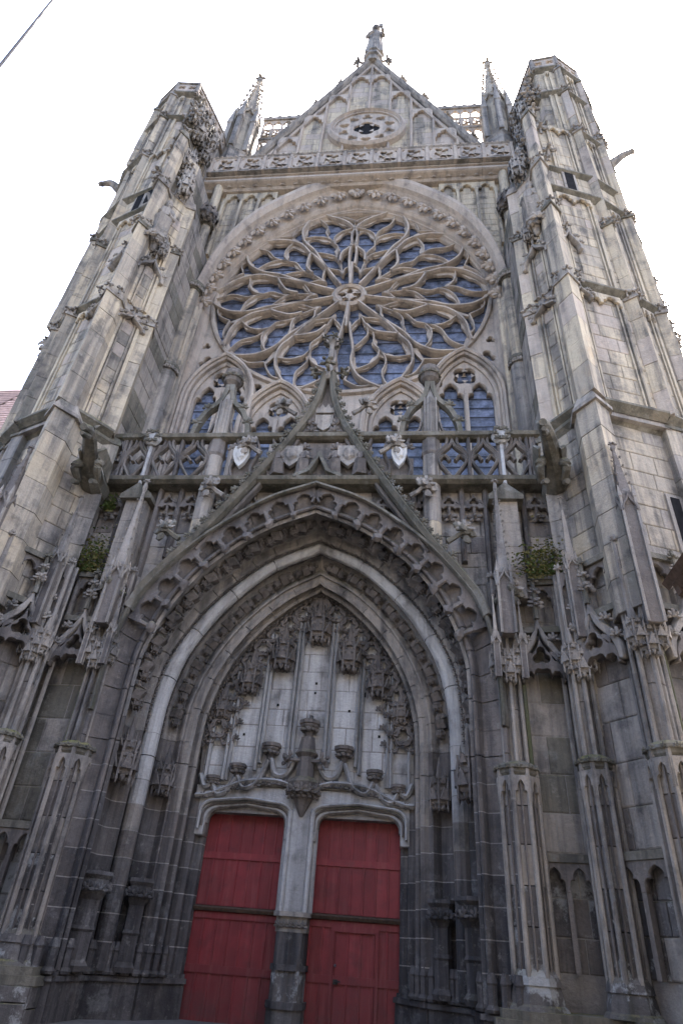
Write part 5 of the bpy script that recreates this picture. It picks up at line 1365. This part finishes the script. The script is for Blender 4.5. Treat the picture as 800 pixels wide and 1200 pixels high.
for s in (1, -1):
    G = thing('gargoyle', ('right gargoyle, a ridged stone beast rearing out at the end of the parapet' if s > 0 else 'left gargoyle, a curled dark stone beast hanging at the parapet end'), 'gargoyle', (s * 7.0, -2.9, 13.5), 'gargoyles at the parapet ends')
    body = chain(MB(s), [(7.15, -2.6, 13.2, .42), (7.05, -3.3, 13.25, .40), (6.85, -4.0, 13.45, .33), (6.6, -4.7, 13.6, .24), (6.4, -5.2, 13.5, .2), (6.28, -5.5, 13.3, .17), (6.24, -5.7, 13.2, .1)])
    o = obj('body', body, 'mossy', G)
    for sg in (-1, 1):
        obj('wing', MB(s).add([(6.9 + sg * .3, -3.2, 13.2), (6.85 + sg * .42, -3.5, 13.65), (6.7 + sg * .4, -4.3, 13.65), (6.65 + sg * .25, -4.5, 13.4), (6.9 + sg * .38, -3.2, 13.1), (6.85 + sg * .48, -3.5, 13.6), (6.7 + sg * .46, -4.3, 13.6), (6.65 + sg * .3, -4.5, 13.3)], [(0, 1, 2, 3), (4, 5, 6, 7), (0, 1, 5, 4), (1, 2, 6, 5), (2, 3, 7, 6), (3, 0, 4, 7)]), 'mossy', G)
        obj('leg', chain(MB(s), [(6.8 + sg * .25, -3.9, 13.4, .16), (6.75 + sg * .36, -4.2, 13.0, .13), (6.8 + sg * .3, -3.8, 12.75, .1), (6.85 + sg * .28, -4.0, 12.6, .08)]), 'mossy', G)
        obj('ear', MB(s).tube([(6.38 + sg * .1, -5.2, 13.6), (6.42 + sg * .2, -5.05, 13.85)], .07, 5, .02), 'mossy', G)
    obj('jaw', chain(MB(s), [(6.4, -5.15, 13.35, .12), (6.3, -5.45, 13.12, .1), (6.25, -5.65, 13.02, .06)]), 'mossy', G)
    for i in range(5): obj('mane', MB(s).blob((6.8 - .06 * i, -4.1 - .2 * i, 13.8 - .02 * i), (.1, .12, .12), i, .3), 'mossy', G)
    U = thing('gargoyle', ('right' if s > 0 else 'left') + ' spout gargoyle jutting sideways from the upper turret wall against the sky', 'gargoyle', (s * 12.4, -1.8, 33.8), 'spouts on the turrets')
    obj('body', chain(MB(s), [(12.2, -1.75, 33.6, .26), (12.6, -1.85, 33.95, .24), (13.0, -1.95, 34.3, .2), (13.35, -2.0, 34.5 if s > 0 else 34.25, .17), (13.55, -2.02, 34.6 if s > 0 else 34.2, .1)]), 'grey', U)
    obj('head', MB(s).blob((13.5, -2.02, 34.6 if s > 0 else 34.22), (.2, .16, .16), 5, .2), 'grey', U)
    # saint on the turret bracket
    V = thing('statue', ('right' if s > 0 else 'left') + ' robed stone saint on a bracket high on the turret face', 'statue', (s * 7.75, -4.2, 25.6), 'saints on the turrets')
    ang = -.55 * s
    put('robed_body', FIGS[0], 'grey', V, (s * 7.62, -4.1, 25.3), (1.6, 1.5, 2.7), rz=ang)
    put('bracket', CORBEL, 'grey', V, (s * 7.62, -4.05, 24.5), (1.0, 1.0, .9))
    obj('raised_arm', MB(s).tube([(7.85, -4.25, 27.1), (8.2, -4.55, 27.3), (8.35, -4.7, 27.7)], .13, 6, .08), 'grey', V)
    put('bracket_leaf', LEAF, 'grey', V, (s * 7.62, -4.5, 24.7), .8)
# saint on the gable apex: one continuous robed body, arms to the chest, head
ST = thing('statue', 'robed stone saint holding an object, standing on the very apex of the gable', 'statue', (0, .6, 55.6))
obj('pedestal', MB().lathe((0, .6, 55.6), [(.6, 0), (.5, .15), (.45, .7), (.58, .8), (.58, .95)], 8), 'grey', ST)
g = random.Random(3); n = 20; vs = []; fs = []
pf = [(.58, .42, 0, 0), (.54, .4, .5, 0), (.48, .37, 1.3, 0), (.42, .33, 2.2, -.02), (.38, .3, 2.8, 0), (.42, .3, 3.5, 0), (.45, .28, 3.9, .02), (.40, .24, 4.3, .03), (.17, .15, 4.5, .02), (.11, .12, 4.62, 0), (.12, .13, 4.8, -.02), (.21, .25, 4.95, -.05), (.25, .29, 5.15, -.05), (.23, .27, 5.35, -.03), (.13, .15, 5.48, -.02), (.01, .01, 5.52, -.02)]
for k, (rx, ry, z, dy) in enumerate(pf):
    for i in range(n):
        a = 2 * pi * i / n; q = 1 + (.13 * sin(7 * a + z * .6) if z < 3.6 else 0)
        vs.append((1.3 * rx * q * cos(a), .6 + dy + ry * q * sin(a), 56.5 + z))
for k in range(len(pf) - 1):
    for i in range(n): fs.append((k * n + i, k * n + (i + 1) % n, (k + 1) * n + (i + 1) % n, (k + 1) * n + i))
bd = MB().add(vs, fs + [tuple(range(n))[::-1]])
bd.tube([(-.44, .6, 60.55), (-.62, .4, 59.6), (-.45, .1, 59.2), (-.15, .1, 59.7)], .17, 8, .12).tube([(.44, .6, 60.55), (.66, .4, 59.6), (.6, .05, 59.6), (.5, 0, 60.2)], .17, 8, .12)
bd.blob((0, .3, 61.55), (.05, .07, .09), 1, .1).blob((0, .38, 61.35), (.12, .1, .1), 2, .15)
obj('robed_body', bd, 'grey', ST)
obj('hair', MB().blob((0, .62, 61.75), (.27, .27, .28), 6, .12, 2), 'grey', ST)
obj('held_book', MB().box(.3, .62, -.12, -.02, 59.9, 60.5), 'grey', ST)

# ---------------------------------------------------------------- neighbours, cable, plants
NB = thing('house', 'neighbouring house with a reddish tiled roof and grey gutter at the left edge', 'house', (-22, 8, 0))
obj('wall', MB().box(-40, -18.3, 5.2, 16, 0, 22), 'plaster', NB)
SL = [(5.0, 22.0), (9.5, 30.6)]
obj('roof_deck', MB().add([(-40, 4.6, 21.6), (-17.6, 4.6, 21.6), (-17.6, 9.6, 31.0), (-40, 9.6, 31.0), (-17.6, 15, 21.6), (-40, 15, 21.6)], [(0, 1, 2, 3), (3, 2, 4, 5), (1, 4, 2)]), 'wood', NB)
tm = MB().add([(-.5, 0, 0), (.5, 0, 0), (.5, .04, 1), (-.5, .04, 1), (-.5, -.03, 0), (.5, -.03, 0), (.5, .01, 1), (-.5, .01, 1)], [(0, 1, 2, 3), (4, 5, 6, 7), (0, 1, 5, 4), (1, 2, 6, 5), (2, 3, 7, 6), (3, 0, 4, 7)]).mesh('tile')
sl = Vector((0, 5.0, 9.4)).normalized(); nrm = Vector((0, -9.4, 5.0)).normalized()
nt_ = 0
for r in range(24):
    for c in range(12):
        P = Vector((-17.9 - c * .36 - (r % 2) * .18, 4.6, 21.6)) + sl * (.2 + r * .43) + nrm * .05
        put('roof_tile', tm, 'tile', NB, P, (.35, 1, .5), ax=(Vector((1, 0, 0)), -nrm, sl))
b = MB()
for r in range(24): b.box(-40, -22.4, 4.6, 4.66, 0, .01) if False else b.add([tuple(Vector((x, 4.6, 21.6)) + sl * (.2 + r * .43 + d) + nrm * o) for x, d, o in ((-40, 0, .08), (-22.3, 0, .08), (-22.3, .5, .03), (-40, .5, .03))], [(0, 1, 2, 3)])
obj('roof_tile', b, 'tile', NB, kind='stuff')
obj('gutter', MB().tube([(-40, 4.45, 21.5), (-17.5, 4.45, 21.5)], .16, 8), 'zinc', NB)
obj('verge', MB().tube([(-17.6, 4.5, 21.6), (-17.6, 9.6, 31.05)], .1, 6), 'zinc', NB)
# eave of the house close by on the right
EV = thing('house', 'dark timber eave corner of the nearer house poking in at the right edge', 'house', (9.6, -8, 0))
obj('wall', MB().box(8.55, 14, -12, -7.6, 0, 7.0), 'plaster', EV)
obj('eave_board', MB().prism_xz([(7.28, 7.15), (7.34, 6.92), (9.6, 5.7), (14, 5.7), (14, 6.0), (9.7, 6.0)][::-1], -8.25, -8.1), 'wood', EV)
for i in range(9): obj('eave_plank', MB().add([(x, y, z) for y in (-12 + i * .43, -12 + i * .43 + .41) for x, z in ((7.26, 7.1), (7.36, 6.98), (8.9, 6.5), (8.9, 6.7))], [(0, 1, 2, 3), (4, 5, 6, 7), (0, 1, 5, 4), (1, 2, 6, 5), (2, 3, 7, 6), (3, 0, 4, 7)]), 'wood', EV)
obj('roof', MB().prism_xz([(7.2, 7.25), (7.3, 7.12), (10.6, 10.6), (14.2, 7.1), (14.3, 7.25), (10.6, 10.9)][::-1], -12.2, -7.9), 'wood', EV)
cb = thing('power_cable', 'thin black overhead cable crossing the sky in the upper left corner', 'cable', (-12, -10, 28))
obj('strand', MB().tube([tuple(Vector((-12.98, -10, 24 + 0)).lerp(Vector((-12.98, -10, 24)), 0) + Vector((-t * .38, 0, t * 6.83)) + Vector((1.34, 0, 0)) + Vector((0, 0, .25 * (t - 1.0) ** 2))) for t in [i * .25 - 1.2 for i in range(16)]], .05, 8), 'cable', cb)
def plant(label, x, y, z, w, h, n, mats, seed, fern=False):
    T = thing('ledge_plant', label, 'plant', (x, y, z)); g = random.Random(seed)
    for mi, mt in enumerate(mats):
        b = MB()
        for i in range(n):
            px, py, pz = x + g.gauss(0, w * .4), y - abs(g.gauss(0, .07)), z + abs(g.gauss(0, h * .45))
            a = g.uniform(0, 2 * pi); l = g.uniform(.05, .13); e = g.uniform(-.6, .9)
            d = Vector((cos(a) * cos(e), sin(a) * cos(e) * .6, sin(e))) * l; u = Vector((-sin(a), cos(a) * .6, g.uniform(-.4, .4))).normalized() * l * .42
            P = Vector((px, py, pz)); m = P + d * .5
            b.add([tuple(P), tuple(m + u), tuple(P + d), tuple(m - u)], [(0, 1, 2), (0, 2, 3)])
        obj('foliage' if mi == 0 else 'dry_growth', b, mt, T, kind='stuff')
    b = MB()
    for i in range(22): b.tube([(x + g.uniform(-w, w) * .5, y, z - .05), (x + g.uniform(-w, w) * .6, y - .05, z + h * g.uniform(.4, 1))], .012, 4, .005)
    obj('stem', b, 'dryleaf', T, kind='stuff')
plant('bushy green and yellow plant growing on the ledge right of the arch', 6.45, -2.9, 10.2, .95, 1.15, 520, ('leaf', 'dryleaf'), 1)
plant('olive moss cushion spreading up the wall left of the arch', -6.45, -2.75, 10.2, .7, 1.2, 480, ('leaf', 'dryleaf'), 2)
plant('small fresh green fern in the corner under the left parapet', -6.62, -2.5, 12.6, .3, .5, 260, ('leaf',), 3)

# WHOLE SCENE BUILT
